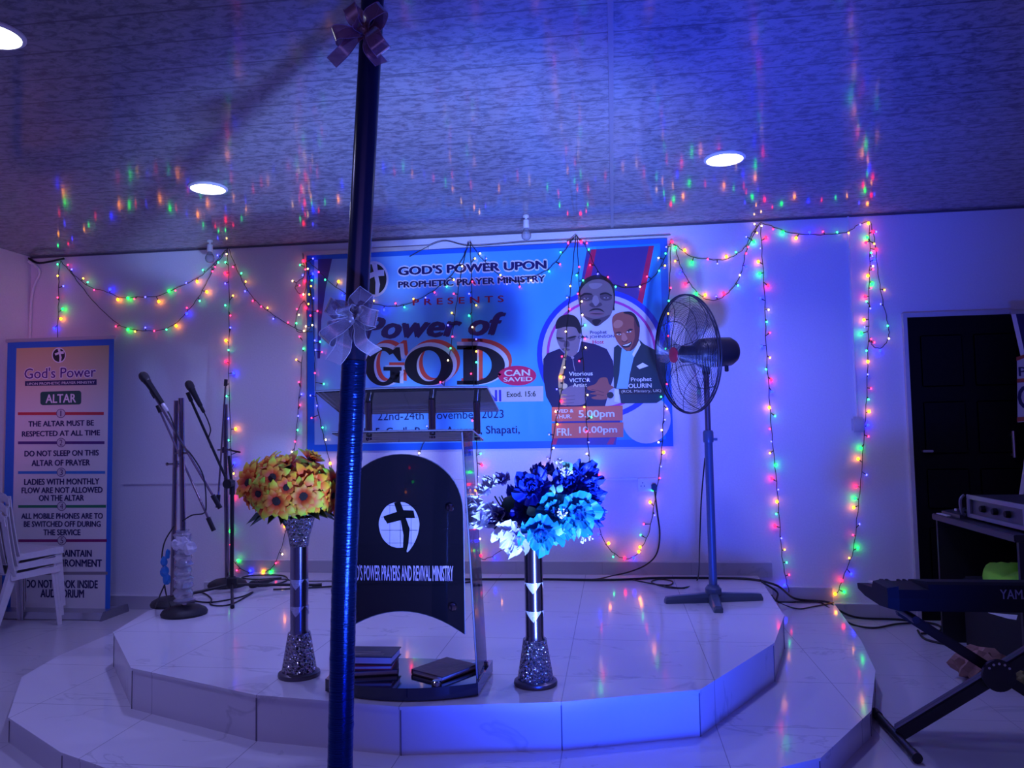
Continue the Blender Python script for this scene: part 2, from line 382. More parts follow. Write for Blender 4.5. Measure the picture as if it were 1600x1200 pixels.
bm = BM(); tube(bm, spline(wallpx([(25, 397), (45, 404), (62, 411), (100, 404)], -.03), 6), .008); tag(obj('loose_cable', bm, M_cable), 'black cable drooping under the ceiling in the left corner', 'cable')
bm = BM(); tube(bm, spline(wallpx([(640, 401), (690, 377), (735, 384), (822, 378), (905, 374), (1048, 367)], -.022), 6), .0028, 6); tag(obj('hanging_wire', bm, M_cable), 'thin dark wire strung along the wall just above the banner', 'wire')
# socket with plug
a, b = atY(997, 768, 0), atY(1027, 747, 0)
t = thing('wall_socket', 'white double wall socket low on the wall left of the fan pole', 'socket', (a.x, 0, a.z))
bm = BM(); box(bm, (a.x, -.024, a.z), (b.x, 0, b.z), 0, .004); obj('face_plate', bm, M_white, t)
for sx in (.032,):
    bm = BM()
    for dx, dz in ((0, .016), (-.011, -.006), (.011, -.006)): box(bm, (a.x+sx+dx-.003, -.0255, a.z+.045+dz-.004), (a.x+sx+dx+.003, -.0235, a.z+.045+dz+.004))
    obj('socket_holes', bm, M_cable, t)
pl = atY(1022, 762, -.04)
t = thing('power_plug', 'black power plug pushed into the right half of the wall socket', 'plug', (pl.x, -.025, pl.z))
bm = BM(); box(bm, (pl.x-.018, -.062, pl.z-.02), (pl.x+.018, -.0245, pl.z+.028), 0, .006); obj('plug_body', bm, M_cable, t)
bm = BM(); tube(bm, spline(wallpx([(1023, 766), (1027, 800), (1031, 835), (1026, 865), (1010, 882), (985, 893), (960, 899)], -.05)+[atZ(930, 905, T2+.006), atZ(880, 906, T2+.006)], 6), .005); obj('plug_cord', bm, M_cable, t)

# ------------------------------------------------------------------ wall banner
BY = -.014
t_ban = thing('wall_banner', 'large blue printed vinyl event banner with three portraits on the back wall', 'banner', (-.92, BY, 1.155))
def banner_bg():
    m = bpy.data.materials.new('blue banner vinyl'); m.use_nodes = True; nt = m.node_tree; b = nt.nodes['Principled BSDF']; L = nt.links.new
    g = nt.nodes.new('ShaderNodeNewGeometry'); s = nt.nodes.new('ShaderNodeSeparateXYZ'); L(g.outputs['Position'], s.inputs[0])
    mr = nt.nodes.new('ShaderNodeMapRange'); mr.inputs[1].default_value = -2.2; mr.inputs[2].default_value = .2; L(s.outputs[0], mr.inputs[0])
    cr = nt.nodes.new('ShaderNodeValToRGB'); L(mr.outputs[0], cr.inputs[0])
    cr.color_ramp.elements[0].color = (.36, .52, .85, 1); cr.color_ramp.elements[1].color = (.015, .33, .95, 1)
    e = cr.color_ramp.elements.new(.45); e.color = (.12, .50, .95, 1)
    L(cr.outputs[0], b.inputs['Base Color']); b.inputs['Roughness'].default_value = .28
    n = nt.nodes.new('ShaderNodeTexNoise'); n.inputs['Scale'].default_value = 2.2; mp = nt.nodes.new('ShaderNodeMapping'); mp.inputs['Scale'].default_value = (2, 1, .6); L(g.outputs['Position'], mp.inputs[0]); L(mp.outputs[0], n.inputs[0])
    bp = nt.nodes.new('ShaderNodeBump'); bp.inputs['Strength'].default_value = .5; bp.inputs['Distance'].default_value = .03; L(n.outputs['Fac'], bp.inputs['Height']); L(bp.outputs[0], b.inputs['Normal'])
    return m
def ink(name, c, rough=.35): return mat('ink '+name, c, rough, noise=.03)
I_navy = ink('navy', (.012, .010, .10)); I_white = ink('white', (.85, .85, .88)); I_black = ink('black', (.012, .012, .02)); I_red = ink('red', (.72, .03, .05)); I_border = ink('border blue', (.02, .16, .70))
bx0, bx1, bz0, bz1 = -2.222, .405, 1.152, 2.602
bm = BM(); box(bm, (bx0, BY, bz0), (bx1, BY+.004, bz1), 0)
obj('border', bm, I_border, t_ban)
bm = BM(); box(bm, (bx0+.055, BY-.0008, bz0+.05), (bx1-.05, BY, bz1-.035)); obj('printed_sheet', bm, banner_bg(), t_ban)
bm = BM(); box(bm, (bx0-.04, -.022, bz1+.002), (-1.3, 0, bz1+.03)); box(bm, (bx0-.035, -.022, bz0), (bx0-.004, 0, bz1+.002)); obj('batten', bm, mat('pale timber batten', (.70, .64, .58), .6), t_ban)
L1, L2, L3, L4, L5, L6 = [BY-.0016-.0007*k for k in range(6)]
def art(name, items, mats, Y0):
    """items: (material index, outline in px); each later item lies a hair in front of the one before"""
    bm = BM()
    for k, (mi, pts) in enumerate(items): flat(bm, pts, Y0-.00006*k, mi)
    return obj(name, bm, mats, t_ban)
# stripes and ring
art('stripe', [(0, [(917, 390), (1021, 384), (1002, 480), (962, 695), (862, 695), (880, 600)]),
               (1, [(924, 390), (932, 389.5), (922, 440), (912, 440)]), (1, [(1014, 384.5), (1022, 384), (1003, 480), (994, 480)]),
               (1, [(864, 684), (872, 684), (869, 694.5), (861, 694.5)]), (1, [(954, 684), (962, 684), (958, 694.5), (948, 694.5)])], [ink('stripe', (.07, .04, .26)), ink('crimson', (.55, .01, .10))], L1)
art('stripe', [(0, [(497, 405), (519, 404), (509, 450), (502, 500), (500, 560), (496, 560)])], [MATS['ink stripe']], L1)
def ring(cx, cy, ro, ri, n=64):
    return [[(cx+r*math.cos(2*PI*k/n), cy+r*math.sin(2*PI*k/n)) for r in (ro, ro, ri, ri)] for k in range(0)]
def ring_items(mi, cx, cy, ro, ri, a0=0, a1=2*PI, n=60):
    its = []
    for k in range(n):
        p, q = a0+(a1-a0)*k/n, a0+(a1-a0)*(k+1)/n
        its.append((mi, [(cx+ro*math.cos(p), cy+ro*math.sin(p)), (cx+ro*math.cos(q), cy+ro*math.sin(q)), (cx+ri*math.cos(q), cy+ri*math.sin(q)), (cx+ri*math.cos(p), cy+ri*math.sin(p))]))
    return its
bm = BM(); flat(bm, ell(940, 553, 101, 99, 64), L2, 0)
for mi, pts in ring_items(1, 940, 553, 101, 93)+ring_items(2, 940, 553, 86, 82): flat(bm, pts, L2-.0005, mi)
flat(bm, ell(1010, 655, 38, 38, 32), L2+.0003, 0)
obj('portrait_circle', bm, [ink('pale lilac', (.62, .60, .86)), ink('ring blue', (.02, .05, .65)), ink('ring magenta', (.55, .05, .40))], t_ban)
# emblem behind the pole
def emblem(items_mats, cx, cy, rx, ry):
    """white ringed dark globe with a bent white cross, as px outlines"""
    return [(0, ell(cx, cy, rx, ry)), (1, ell(cx, cy, rx*.86, ry*.86)),
            (0, [(cx-.60*rx, cy-.22*ry), (cx-.05*rx, cy-.42*ry), (cx-.20*rx, cy-.85*ry), (cx+.18*rx, cy-.85*ry), (cx+.24*rx, cy-.50*ry), (cx+.68*rx, cy-.52*ry), (cx+.70*rx, cy-.18*ry), (cx+.28*rx, cy-.16*ry), (cx+.40*rx, cy+.30*ry), (cx+.28*rx, cy+.92*ry), (cx+.05*rx, cy+.92*ry), (cx+.08*rx, cy+.2*ry), (cx, cy-.14*ry), (cx-.48*rx, cy+.05*ry)])]
art('emblem', emblem(None, 585, 436, 22, 28), [I_white, I_black], L2)
# lettering
def line(s, xa, ya, xb, yb, m, outline=None, og=.010, bold=.020, shear=0, space=1.0, Y=L3, name='lettering', parent=None):
    mats = [m]; bm = BM()
    if outline:
        text_px(bm, s, xa, ya, xb, yb, Y+.0009, bold=bold, shear=shear, space=space, grow=og, mi=1); mats.append(outline)
    text_px(bm, s, xa, ya, xb, yb, Y, bold=bold, shear=shear, space=space)
    return obj(name, bm, mats, parent or t_ban)
line("GOD'S POWER UPON", 622, 430.5, 854, 406, I_navy, I_white, .007, .050)
line("PROPHETIC PRAYER MINISTRY", 622, 450, 852, 430, I_navy, I_white, .006, .046)
line("PRESENTS", 645, 477.5, 787, 461.5, ink('presents red', (.50, .01, .06)), None, space=1.6, bold=.016)
line("Power of", 566, 531, 791, 487, ink('title plum', (.05, .02, .12)), None, bold=.05, shear=.28)
# GOD in heavy slab letters, red shadow and white keyline
def god_letter(ch, x0, y0, x1, y1, grow=0):
    x0 -= grow; x1 += grow; y0 -= grow; y1 += grow
    cx, cy, rx, ry = (x0+x1)/2, (y0+y1)/2, (x1-x0)/2, (y1-y0)/2; its = []; n = 40
    if ch in 'OG':
        ix, iy = rx*.50+grow*-.7, ry*.80-grow*.7
        a0, a1 = (0, 2*PI) if ch == 'O' else (.10*PI, 1.74*PI)
        for k in range(n):
            p, q = a0+(a1-a0)*k/n, a0+(a1-a0)*(k+1)/n
            its.append([(cx+rx*math.cos(p), cy+ry*math.sin(p)), (cx+rx*math.cos(q), cy+ry*math.sin(q)), (cx+ix*math.cos(q), cy+iy*math.sin(q)), (cx+ix*math.cos(p), cy+iy*math.sin(p))])
        if ch == 'G':
            its.append([(cx+.02*rx, cy+.02*ry), (cx+rx*1.02, cy+.02*ry), (cx+rx*1.02, cy+.22*ry), (cx+.02*rx, cy+.22*ry)])
            its.append([(cx+.38*rx, cy+.2*ry), (cx+.92*rx, cy+.2*ry), (cx+.92*rx, cy+.86*ry), (cx+.38*rx, cy+.80*ry)])
            its.append([(cx+.74*rx, cy-.98*ry), (cx+.92*rx, cy-.98*ry), (cx+1.0*rx, cy-.28*ry), (cx+.86*rx, cy-.28*ry), (cx+.45*rx, cy-.78*ry)])
    else:
        # outer/inner bowls of the D
        o, i_ = [], []
        for k in range(n+1):
            a = -PI/2+PI*k/n; bx = x0+(x1-x0)*.34
            o.append((bx+(x1-bx)*math.cos(a), cy+ry*math.sin(a))); i_.append((bx+4+(x1-bx)*.50*math.cos(a), cy+ry*.80*math.sin(a)))
        for k in range(n): its.append([o[k], o[k+1], i_[k+1], i_[k]])
        st = x0+(x1-x0)*.13; en = x0+(x1-x0)*.42
        its.append([(st, y0), (en, y0), (en, y1), (st, y1)])
        its.append([(x0, y0), (en, y0), (en, y0+ry*.2), (x0, y0+ry*.2)]); its.append([(x0, y1-ry*.2), (en, y1-ry*.2), (en, y1), (x0, y1)])
    return its
bm = BM()
GL = [('G', 570, 542, 627, 603), ('O', 632, 541, 708, 602), ('D', 714, 540, 789, 601)]
for ch, x0, y0, x1, y1 in GL:
    for its in god_letter(ch, x0+9, y0-9, x1+9, y1-5, 2): flat(bm, its, L2-.0001, 1)
    for k, its in enumerate(god_letter(ch, x0+3, y0-3, x1+3, y1-2, 3)): flat(bm, its, L3, 2)
    for its in god_letter(ch, x0, y0, x1, y1): flat(bm, its, L4, 0)
obj('lettering', bm, [I_black, ink('title red', (.80, .09, .06)), ink('title keyline', (.72, .72, .82))], t_ban)
art('badge', [(0, ell(808, 587, 30, 15.5))], [ink('badge crimson', (.75, .02, .10))], L4)
line('CAN', 788, 588, 828, 577, I_white, Y=L6, bold=.02); line('SAVED', 787, 596.5, 832, 588.5, I_white, Y=L6, bold=.018)
art('ribbon_band', [(0, [(560, 612), (849, 603), (849, 627), (560, 631)])], [ink('beige', (.62, .58, .52))], L3)
line('ANI', 741, 628, 783, 609, ink('royal blue', (.05, .04, .45)), Y=L5, bold=.02)
line('Exod. 15:6', 792, 620.5, 837, 611, I_black, Y=L5, bold=.014)
line('22nd-24th November 2023', 590, 657, 787, 640, I_navy, bold=.008)
line("No 5, God's Power Avenue, Shapati,", 560, 685, 812, 664, I_navy, bold=.014)
# portraits (printed, flat)
def f(x, y): return (840+x/7.5, 400+y/7.5)
def g(x, y): return (840+x/6.667, 540+y/6.667)
def cf(fn, pts, smooth=True):
    q = [fn(*p) for p in pts]; return sp2(q) if smooth else q
sk1, sk1d, sk1l = ink('skin one', (.20, .14, .17)), ink('skin one shade', (.09, .06, .09)), ink('skin one light', (.30, .23, .28))
hair = ink('hair', (.015, .012, .02)); sk2 = ink('skin two', (.26, .19, .23)); sk2d = ink('skin two shade', (.12, .08, .11)); sk3 = ink('skin three', (.36, .10, .07)); sk3d = ink('skin three shade', (.14, .035, .04)); sk3l = ink('skin three light', (.55, .22, .16))
suit1 = ink('navy jacket', (.012, .010, .07)); suit2 = ink('green black jacket', (.008, .03, .045)); shirt = ink('pale blue shirt', (.25, .52, .85)); gold = ink('gold', (.50, .42, .18)); eyew = ink('eye white', (.34, .30, .36)); lip = ink('lip', (.26, .12, .16))
art('host_portrait', [
    (2, cf(f, [(478, 470), (485, 390), (520, 310), (590, 250), (690, 222), (790, 240), (870, 310), (905, 420), (900, 590), (870, 640), (530, 600)])),
    (0, cf(f, [(498, 430), (495, 560), (525, 690), (600, 765), (680, 822), (770, 775), (850, 705), (885, 600), (890, 460), (858, 345), (780, 285), (700, 272), (610, 295), (535, 355)])),
    (0, cf(f, [(470, 470), (495, 460), (505, 560), (488, 570)])),
    (1, cf(f, [(520, 690), (600, 720), (680, 735), (770, 715), (850, 690), (770, 775), (690, 822), (600, 765)])),
    (1, cf(f, [(505, 475), (560, 445), (640, 450), (655, 500), (580, 530), (510, 510)])), (1, cf(f, [(735, 450), (810, 440), (865, 470), (860, 510), (790, 525), (735, 495)])),
    (2, cf(f, [(505, 462), (555, 432), (630, 440), (630, 455), (560, 455), (510, 480)])), (2, cf(f, [(735, 440), (800, 425), (865, 455), (862, 470), (800, 445), (738, 458)])),
    (4, cf(f, [(535, 497), (570, 487), (600, 497), (570, 507)])), (4, cf(f, [(770, 490), (805, 480), (835, 490), (805, 500)])),
    (2, cf(f, [(555, 494), (570, 488), (585, 494), (570, 505)])), (2, cf(f, [(790, 488), (805, 482), (820, 488), (805, 498)])),
    (3, cf(f, [(655, 470), (700, 470), (720, 540), (690, 580), (660, 580), (640, 540)])), (1, cf(f, [(605, 570), (640, 545), (680, 590), (730, 545), (755, 575), (700, 600), (640, 600)])),
    (2, cf(f, [(600, 650), (640, 620), (690, 612), (745, 622), (785, 660), (740, 640), (690, 632), (640, 640)])),
    (5, cf(f, [(605, 672), (650, 655), (690, 660), (735, 655), (785, 678), (740, 700), (690, 706), (640, 698)])), (2, cf(f, [(610, 674), (690, 672), (780, 680), (690, 684)])),
    (2, cf(f, [(640, 755), (690, 740), (745, 752), (720, 790), (680, 822), (650, 790)])), (3, cf(f, [(600, 330), (680, 315), (760, 330), (700, 380), (630, 380)]))],
    [sk1, sk1d, hair, sk1l, eyew, lip], L4)
art('sax_player_portrait', [
    (1, cf(g, [(60, 140), (100, 82), (230, 30), (280, 80), (350, 120), (430, 60), (455, -45), (600, -15), (720, 35), (785, 160), (800, 300), (760, 430), (700, 640), (150, 640), (90, 530), (58, 320)], False)),
    (0, cf(f, [(232, 840), (218, 950), (255, 1060), (310, 1130), (390, 1180), (465, 1130), (495, 1010), (505, 890), (470, 810), (350, 790), (250, 800)])),
    (2, cf(f, [(212, 850), (215, 780), (262, 712), (350, 684), (440, 706), (495, 785), (508, 900), (480, 900), (440, 838), (330, 830), (235, 852)])),
    (3, cf(f, [(225, 960), (290, 975), (330, 1000), (290, 1010), (235, 985)])), (3, cf(f, [(350, 960), (440, 950), (430, 985), (370, 995)])),
    (2, cf(f, [(225, 950), (290, 958), (310, 968), (235, 970)])), (2, cf(f, [(350, 958), (430, 935), (455, 945), (380, 968)])),
    (3, cf(f, [(320, 1000), (365, 1000), (370, 1060), (310, 1060)])), (3, cf(f, [(280, 1090), (340, 1080), (380, 1100), (330, 1115)])),
    (4, cf(g, stroke([(285, 30), (300, 70), (280, 140), (262, 230), (240, 330), (250, 430), (280, 520), (270, 620)], [14, 22, 28, 36, 50, 70, 90, 60]), False)),
    (5, cf(g, ell(258, 330, 30, 22, 14))), (5, cf(g, ell(280, 420, 32, 26, 14))), (2, cf(g, ell(262, 480, 20, 26, 14))), (5, cf(g, ell(278, 230, 12, 16, 10))), (2, cf(g, ell(250, 390, 14, 10, 10))), (5, cf(g, ell(290, 140, 8, 18, 10))),
    (0, cf(g, [(240, 490), (330, 425), (420, 410), (490, 430), (500, 590), (400, 622), (250, 612), (300, 590), (245, 575), (300, 555), (240, 535), (310, 515)])),
    (3, cf(g, stroke([(255, 520), (320, 528), (390, 520)], 5), False)), (3, cf(g, stroke([(250, 560), (320, 566), (390, 560)], 5), False)), (3, cf(g, stroke([(260, 595), (320, 600), (380, 592)], 5), False)),
    (6, cf(g, stroke([(365, 120), (375, 200), (390, 265)], 7), False)), (6, cf(g, ell(365, 125, 16, 14, 12)))],
    [sk2, suit1, hair, sk2d, gold, ink('gold light', (.75, .66, .35)), eyew], L4)
art('guest_portrait', [
    (1, cf(g, [(795, 20), (835, -10), (880, 30), (960, -40), (1050, -70), (1110, -15), (1240, 55), (1330, 150), (1335, 420), (1300, 560), (1240, 598), (870, 602), (845, 460), (795, 440), (790, 180)], False)),
    (2, cf(g, [(878, 20), (930, 60), (1050, -10), (1060, 20), (1000, 130), (960, 300), (940, 450), (820, 450), (850, 300), (865, 130)], False)),
    (6, cf(g, [(1058, -60), (1075, -10), (1000, 120), (985, 90), (1030, 0)], False)),
    (0, cf(f, [(872, 770), (890, 700), (960, 662), (1050, 655), (1135, 690), (1178, 780), (1198, 840), (1190, 950), (1150, 1060), (1080, 1115), (1000, 1080), (930, 1000), (892, 900)])),
    (3, cf(f, [(1135, 690), (1180, 780), (1198, 840), (1190, 950), (1150, 1060), (1080, 1115), (1110, 1040), (1140, 940), (1130, 800)])),
    (4, cf(f, [(1010, 655), (1085, 652), (1145, 690), (1190, 785), (1196, 840), (1165, 810), (1130, 725), (1080, 690), (1020, 675)])),
    (5, cf(f, [(890, 790), (930, 750), (985, 760), (1000, 800), (960, 840), (900, 840)])),
    (4, cf(f, [(905, 905), (950, 888), (985, 895), (950, 903)])), (4, cf(f, [(1040, 880), (1080, 855), (1120, 860), (1080, 875)])),
    (6, cf(f, [(925, 918), (955, 910), (980, 918), (955, 928)])), (6, cf(f, [(1040, 892), (1070, 880), (1100, 886), (1070, 898)])), (4, cf(f, ell(955, 918, 10, 9, 10))), (4, cf(f, ell(1070, 888, 10, 9, 10))),
    (5, cf(f, [(990, 910), (1020, 905), (1055, 975), (1020, 1000), (985, 985)])), (3, cf(f, [(985, 985), (1020, 1002), (1060, 975), (1040, 1010), (1000, 1010)])),
    (4, cf(f, [(985, 1048), (1040, 1030), (1105, 1005), (1080, 1060), (1020, 1075)])), (6, cf(f, [(995, 1048), (1045, 1034), (1098, 1014), (1050, 1052)])),
    (6, cf(g, [(1030, 215), (1095, 178), (1155, 212), (1060, 245)], False)),
    (0, cf(g, [(520, 430), (600, 400), (650, 340), (720, 335), (745, 400), (790, 430), (790, 470), (720, 555), (600, 560), (560, 540), (620, 520), (545, 500), (610, 480), (525, 460)])),
    (3, cf(g, stroke([(560, 455), (630, 470), (690, 490)], 6), False)), (3, cf(g, stroke([(570, 500), (640, 510), (690, 520)], 6), False)),
    (7, cf(g, stroke([(800, 455), (760, 480), (735, 520), (760, 560)], 34), False)), (4, cf(g, ell(757, 516, 36, 34, 18))),
    (6, cf(g, [(800, 452), (850, 455), (855, 595), (800, 585)], False)), (4, cf(g, [(845, 450), (1310, 450), (1300, 505), (850, 508)], False))],
    [sk3, suit2, shirt, sk3d, hair, sk3l, I_white, ink('watch strap', (.45, .42, .50))], L5)
LT = L6-.0024
line('Prophet', 922, 524, 948, 516, I_navy, Y=LT, bold=.01); line('OLA JOHNSON', 903, 530.5, 960, 523, I_navy, Y=LT, bold=.01); line('Host', 926, 537.5, 943.5, 531, I_red, Y=LT, bold=.014)
line('Vitorious', 889, 587.5, 926, 580, I_white, Y=LT); line('VICTOR', 889.5, 597.5, 922, 590.5, I_white, Y=LT); line('Artist', 895, 605, 917, 598, ink('cream', (.78, .72, .55)), Y=LT)
line('Prophet', 986, 598, 1018, 589, I_white, Y=LT); line('OLURIN', 982, 606.5, 1018, 598.8, I_white, Y=LT, bold=.018); line('(ROL Ministry, UK)', 971, 615, 1033, 608, MATS['ink cream'], Y=LT, bold=.008)
art('time_panel', [(0, [(862, 636), (973, 634), (973, 657), (862, 658.5)]), (0, [(862, 661.5), (974, 660), (974, 683), (862, 685)])], [ink('orange red', (.78, .16, .08))], L5-.003)
line('WED &', 867, 645, 896, 639, I_white, Y=LT-.001); line('THUR.', 868, 654, 893, 647.5, I_white, Y=LT-.001); line('5.00pm', 904, 656, 960, 640, I_white, Y=LT-.001, bold=.02)
line('FRI.', 870, 681, 893, 669, I_white, Y=LT-.001, bold=.02); line('10.00pm', 905, 680, 964, 665.5, I_white, Y=LT-.001, bold=.02)

# ------------------------------------------------------------------ fairy lights
BC = {'r': (1, .015, .07), 'g': (.02, 1, .22), 'b': (.03, .03, 1), 'y': (1, .33, .02), 'w': (1, .55, .25)}
BS = {'r': (1, .004, .03), 'g': (.002, 1, .04), 'b': (.004, .008, 1), 'y': (1, .27, .001), 'w': (1, .45, .10)}
BULB = {}
def bulb_mesh(c, strong):
    k = (c, strong)
    if k not in BULB:
        bm = BM(); bmesh.ops.create_uvsphere(bm, u_segments=8, v_segments=5, radius=.0095 if strong else .0056)
        for v in bm.verts: v.co.z *= 1.15
        me = bpy.data.meshes.new('bulb'); bm.to_mesh(me); bm.free()
        me.materials.append(mat('lit bulb %s %d' % (c, strong), (.1, .1, .1), .3, emis=(BS if strong else BC)[c], estr=(13 if strong else 13)*{'b': 1.5, 'y': 1.3}.get(c, 1)))
        BULB[k] = me
    return BULB[k]
def string(label, path, bulbs, Y=-.016, group='fairy light strands on the back wall', seg=5):
    P = wallpx(path, Y); c = P[0]
    t = thing('fairy_light_string', label, 'fairy lights', c, group)
    bm = BM(); W = spline(P, seg)
    W = [p+Vector((math.sin(i*2.1)*.003, -abs(math.sin(i*1.3))*.003, math.cos(i*1.7)*.002)) for i, p in enumerate(W)]
    tube(bm, W, .0024, 5)
    for (x, y, col) in bulbs:
        s = col.isupper(); b = atY(x, y, Y-.009 if s else Y-.016)
        q = min(W, key=lambda v: (v-b).length)
        e = q if (q-b).length < .10 else b+Vector((0, .01, .012))
        tube(bm, [e, b+(e-b).normalized()*.004], [.0022, .0042], 5)
        o = obj('bulb', bulb_mesh(col.lower(), s), None, t); o.location = b
    obj('wire', bm, M_wire, t)
    return t
string('vertical fairy light strand hanging down behind the roll-up banner', [(95, 408), (92, 425), (92, 470), (90, 520), (90, 600)], [(90, 413, 'g'), (90, 431, 'y'), (99, 447, 'b'), (90, 465, 'r'), (98, 483, 'G'), (95, 498, 'Y'), (85, 513, 'B')])
string('upper fairy light swag at the far left, above the roll-up banner', [(95, 408), (107, 421), (120, 433), (140, 448), (167, 456), (190, 465), (215, 464), (245, 463), (272, 452), (310, 434), (335, 412), (350, 394), (356, 389)],
       [(106, 414, 'r'), (112, 421, 'b'), (130, 435, 'y'), (137, 441, 'g'), (147, 453, 'r'), (172, 452, 'B'), (184, 468, 'Y'), (200, 466, 'G'), (210, 467, 'r'), (227, 464, 'b'), (248, 471, 'Y'), (264, 455, 'G'), (274, 454, 'r'), (291, 442, 'b'), (308, 440, 'Y'), (317, 422, 'g'), (332, 424, 'r'), (336, 417, 'r'), (341, 410, 'g'), (340, 399, 'b'), (354, 397, 'w')])
string('lower deeper fairy light swag at the far left, above the roll-up banner', [(108, 421), (120, 438), (150, 475), (183, 505), (200, 513), (228, 517), (255, 515), (275, 505), (290, 490), (310, 465), (325, 438), (337, 415), (352, 394)],
       [(181, 510, 'r'), (200, 515, 'G'), (211, 518, 'y'), (227, 512, 'b'), (241, 517, 'r'), (260, 515, 'g'), (275, 509, 'Y'), (292, 490, 'B'), (292, 481, 'r'), (312, 470, 'g'), (323, 456, 'Y'), (352, 477, 'g')])
string('vertical fairy light strand behind the black microphone stand', [(355, 388), (358, 440), (358, 520), (358, 600), (361, 690), (362, 790), (364, 840), (365, 875), (385, 893), (408, 896), (424, 888)],
       [(352, 410, 'g'), (352, 427, 'R'), (352, 443, 'b'), (364, 462, 'y'), (360, 493, 'r'), (360, 512, 'b'), (353, 532, 'Y'), (357, 547, 'g'), (353, 565, 'R'), (365, 583, 'B'), (354, 601, 'w'), (354, 619, 'g'), (357, 654, 'b'), (368, 670, 'Y'), (357, 688, 'g'), (372, 706, 'r'), (366, 723, 'B'), (365, 740, 'y'), (364, 778, 'R'), (360, 830, 'G'), (360, 851, 'r'), (362, 868, 'b'), (363, 877, 'y'), (372, 876, 'G'), (370, 891, 'r'), (391, 892, 'B'), (411, 893, 'Y'), (423, 894, 'G'), (431, 880, 'r')])
string('fairy light swag running down to the bunched lights at the banner edge', [(358, 390), (370, 420), (385, 450), (400, 470), (415, 483), (435, 497), (460, 512), (475, 518), (488, 518)],
       [(364, 417, 'r'), (377, 427, 'g'), (384, 440, 'y'), (383, 455, 'b'), (395, 470, 'r'), (408, 479, 'r'), (418, 481, 'y'), (427, 498, 'b'), (450, 504, 'r'), (463, 505, 'g')])
string('looped bunch of fairy lights at the left edge of the banner', [(473, 396), (476, 430), (465, 440), (462, 452), (475, 460), (480, 430), (478, 410), (484, 440), (482, 480), (475, 470), (464, 490), (463, 515), (475, 519), (486, 510), (488, 470), (482, 440)],
       [(469, 414, 'g'), (474, 408, 'R'), (477, 421, 'r'), (481, 420, 'w'), (473, 430, 'b'), (457, 439, 'w'), (468, 446, 'r'), (486, 447, 'y'), (489, 428, 'B'), (487, 438, 'g'), (471, 462, 'R'), (474, 460, 'w'), (483, 460, 'y'), (490, 466, 'b'), (489, 404, 'b'), (464, 483, 'r'), (467, 492, 'w'), (478, 481, 'R'), (485, 493, 'r'), (496, 486, 'r'), (478, 510, 'w'), (488, 508, 'w'), (475, 517, 'w'), (476, 440, 'R'), (482, 475, 'y')], Y=-.028)
string('fairy light strand falling behind the yellow flower bouquet', [(474, 396), (476, 470), (473, 550), (466, 640), (461, 700), (453, 790), (443, 845), (430, 880)],
       [(468, 526, 'r'), (474, 545, 'g'), (463, 562, 'y'), (467, 597, 'r'), (471, 616, 'b'), (469, 633, 'r'), (466, 650, 'b'), (465, 672, 'g'), (461, 690, 'r'), (456, 706, 'w'), (445, 822, 'Y'), (441, 866, 'w')])
string('fairy light strand over the left banner border beside the pole', [(482, 420), (489, 500), (492, 560), (494, 620), (502, 665), (510, 700), (522, 745), (535, 800)],
       [(492, 532, 'b'), (500, 534, 'g'), (503, 550, 'r'), (493, 547, 'b'), (492, 583, 'r'), (506, 600, 'g'), (485, 618, 'b'), (495, 634, 'b'), (487, 653, 'r'), (504, 668, 'g'), (509, 687, 'w'), (516, 724, 'Y')], Y=-.030)
string('fairy light swag across the banner under the bow on the pole', [(482, 408), (500, 425), (512, 438), (530, 452), (560, 468), (590, 476), (615, 479), (640, 474), (665, 462), (690, 445), (710, 425), (725, 400), (733, 379)],
       [(498, 425, 'r'), (508, 437, 'g'), (529, 440, 'Y'), (535, 461, 'B'), (584, 470, 'y'), (600, 484, 'B'), (618, 474, 'r'), (632, 480, 'g'), (646, 467, 'y'), (665, 465, 'b'), (679, 457, 'r'), (698, 448, 'g'), (709, 437, 'y'), (722, 416, 'w')], Y=-.030)
string('slanting fairy light strand over the banner passing behind the lectern', [(733, 378), (722, 420), (714, 470), (706, 530), (697, 590), (680, 650), (657, 705), (640, 745), (625, 790), (618, 840)],
       [(709, 459, 'r'), (706, 489, 'y'), (700, 508, 'b'), (707, 526, 'r'), (704, 544, 'g'), (700, 563, 'w'), (688, 597, 'r'), (667, 666, 'b'), (655, 708, 'w'), (640, 731, 'R'), (645, 753, 'G'), (634, 769, 'Y'), (624, 787, 'w')], Y=-.030)
string('straight fairy light strand beside the lectern right shelf edge', [(735, 378), (737, 440), (738, 520), (740, 590), (742, 640), (745, 700), (747, 760), (748, 830), (750, 870), (765, 871), (785, 858), (800, 846)],
       [(742, 404, 'y'), (738, 440, 'r'), (733, 459, 'b'), (744, 477, 'y'), (733, 493, 'g'), (738, 511, 'w'), (744, 530, 'b'), (744, 549, 'y'), (744, 566, 'g'), (736, 584, 'r'), (738, 657, 'r'), (744, 688, 'g'), (751, 709, 'g'), (753, 727, 'R'), (748, 745, 'b'), (743, 766, 'Y'), (746, 824, 'b'), (750, 842, 'w'), (745, 860, 'G'), (751, 868, 'R'), (773, 872, 'B'), (783, 855, 'y')], Y=-.030)
string('fairy light swag across the banner title, right of the first peak', [(735, 378), (748, 398), (775, 426), (805, 440), (835, 432), (860, 418), (880, 395), (898, 370)],
       [(750, 396, 'w'), (760, 404, 'b'), (782, 430, 'y'), (792, 444, 'b'), (812, 448, 'r'), (830, 438, 'w'), (858, 424, 'g'), (875, 413, 'r'), (876, 394, 'g'), (888, 379, 'r')], Y=-.030)
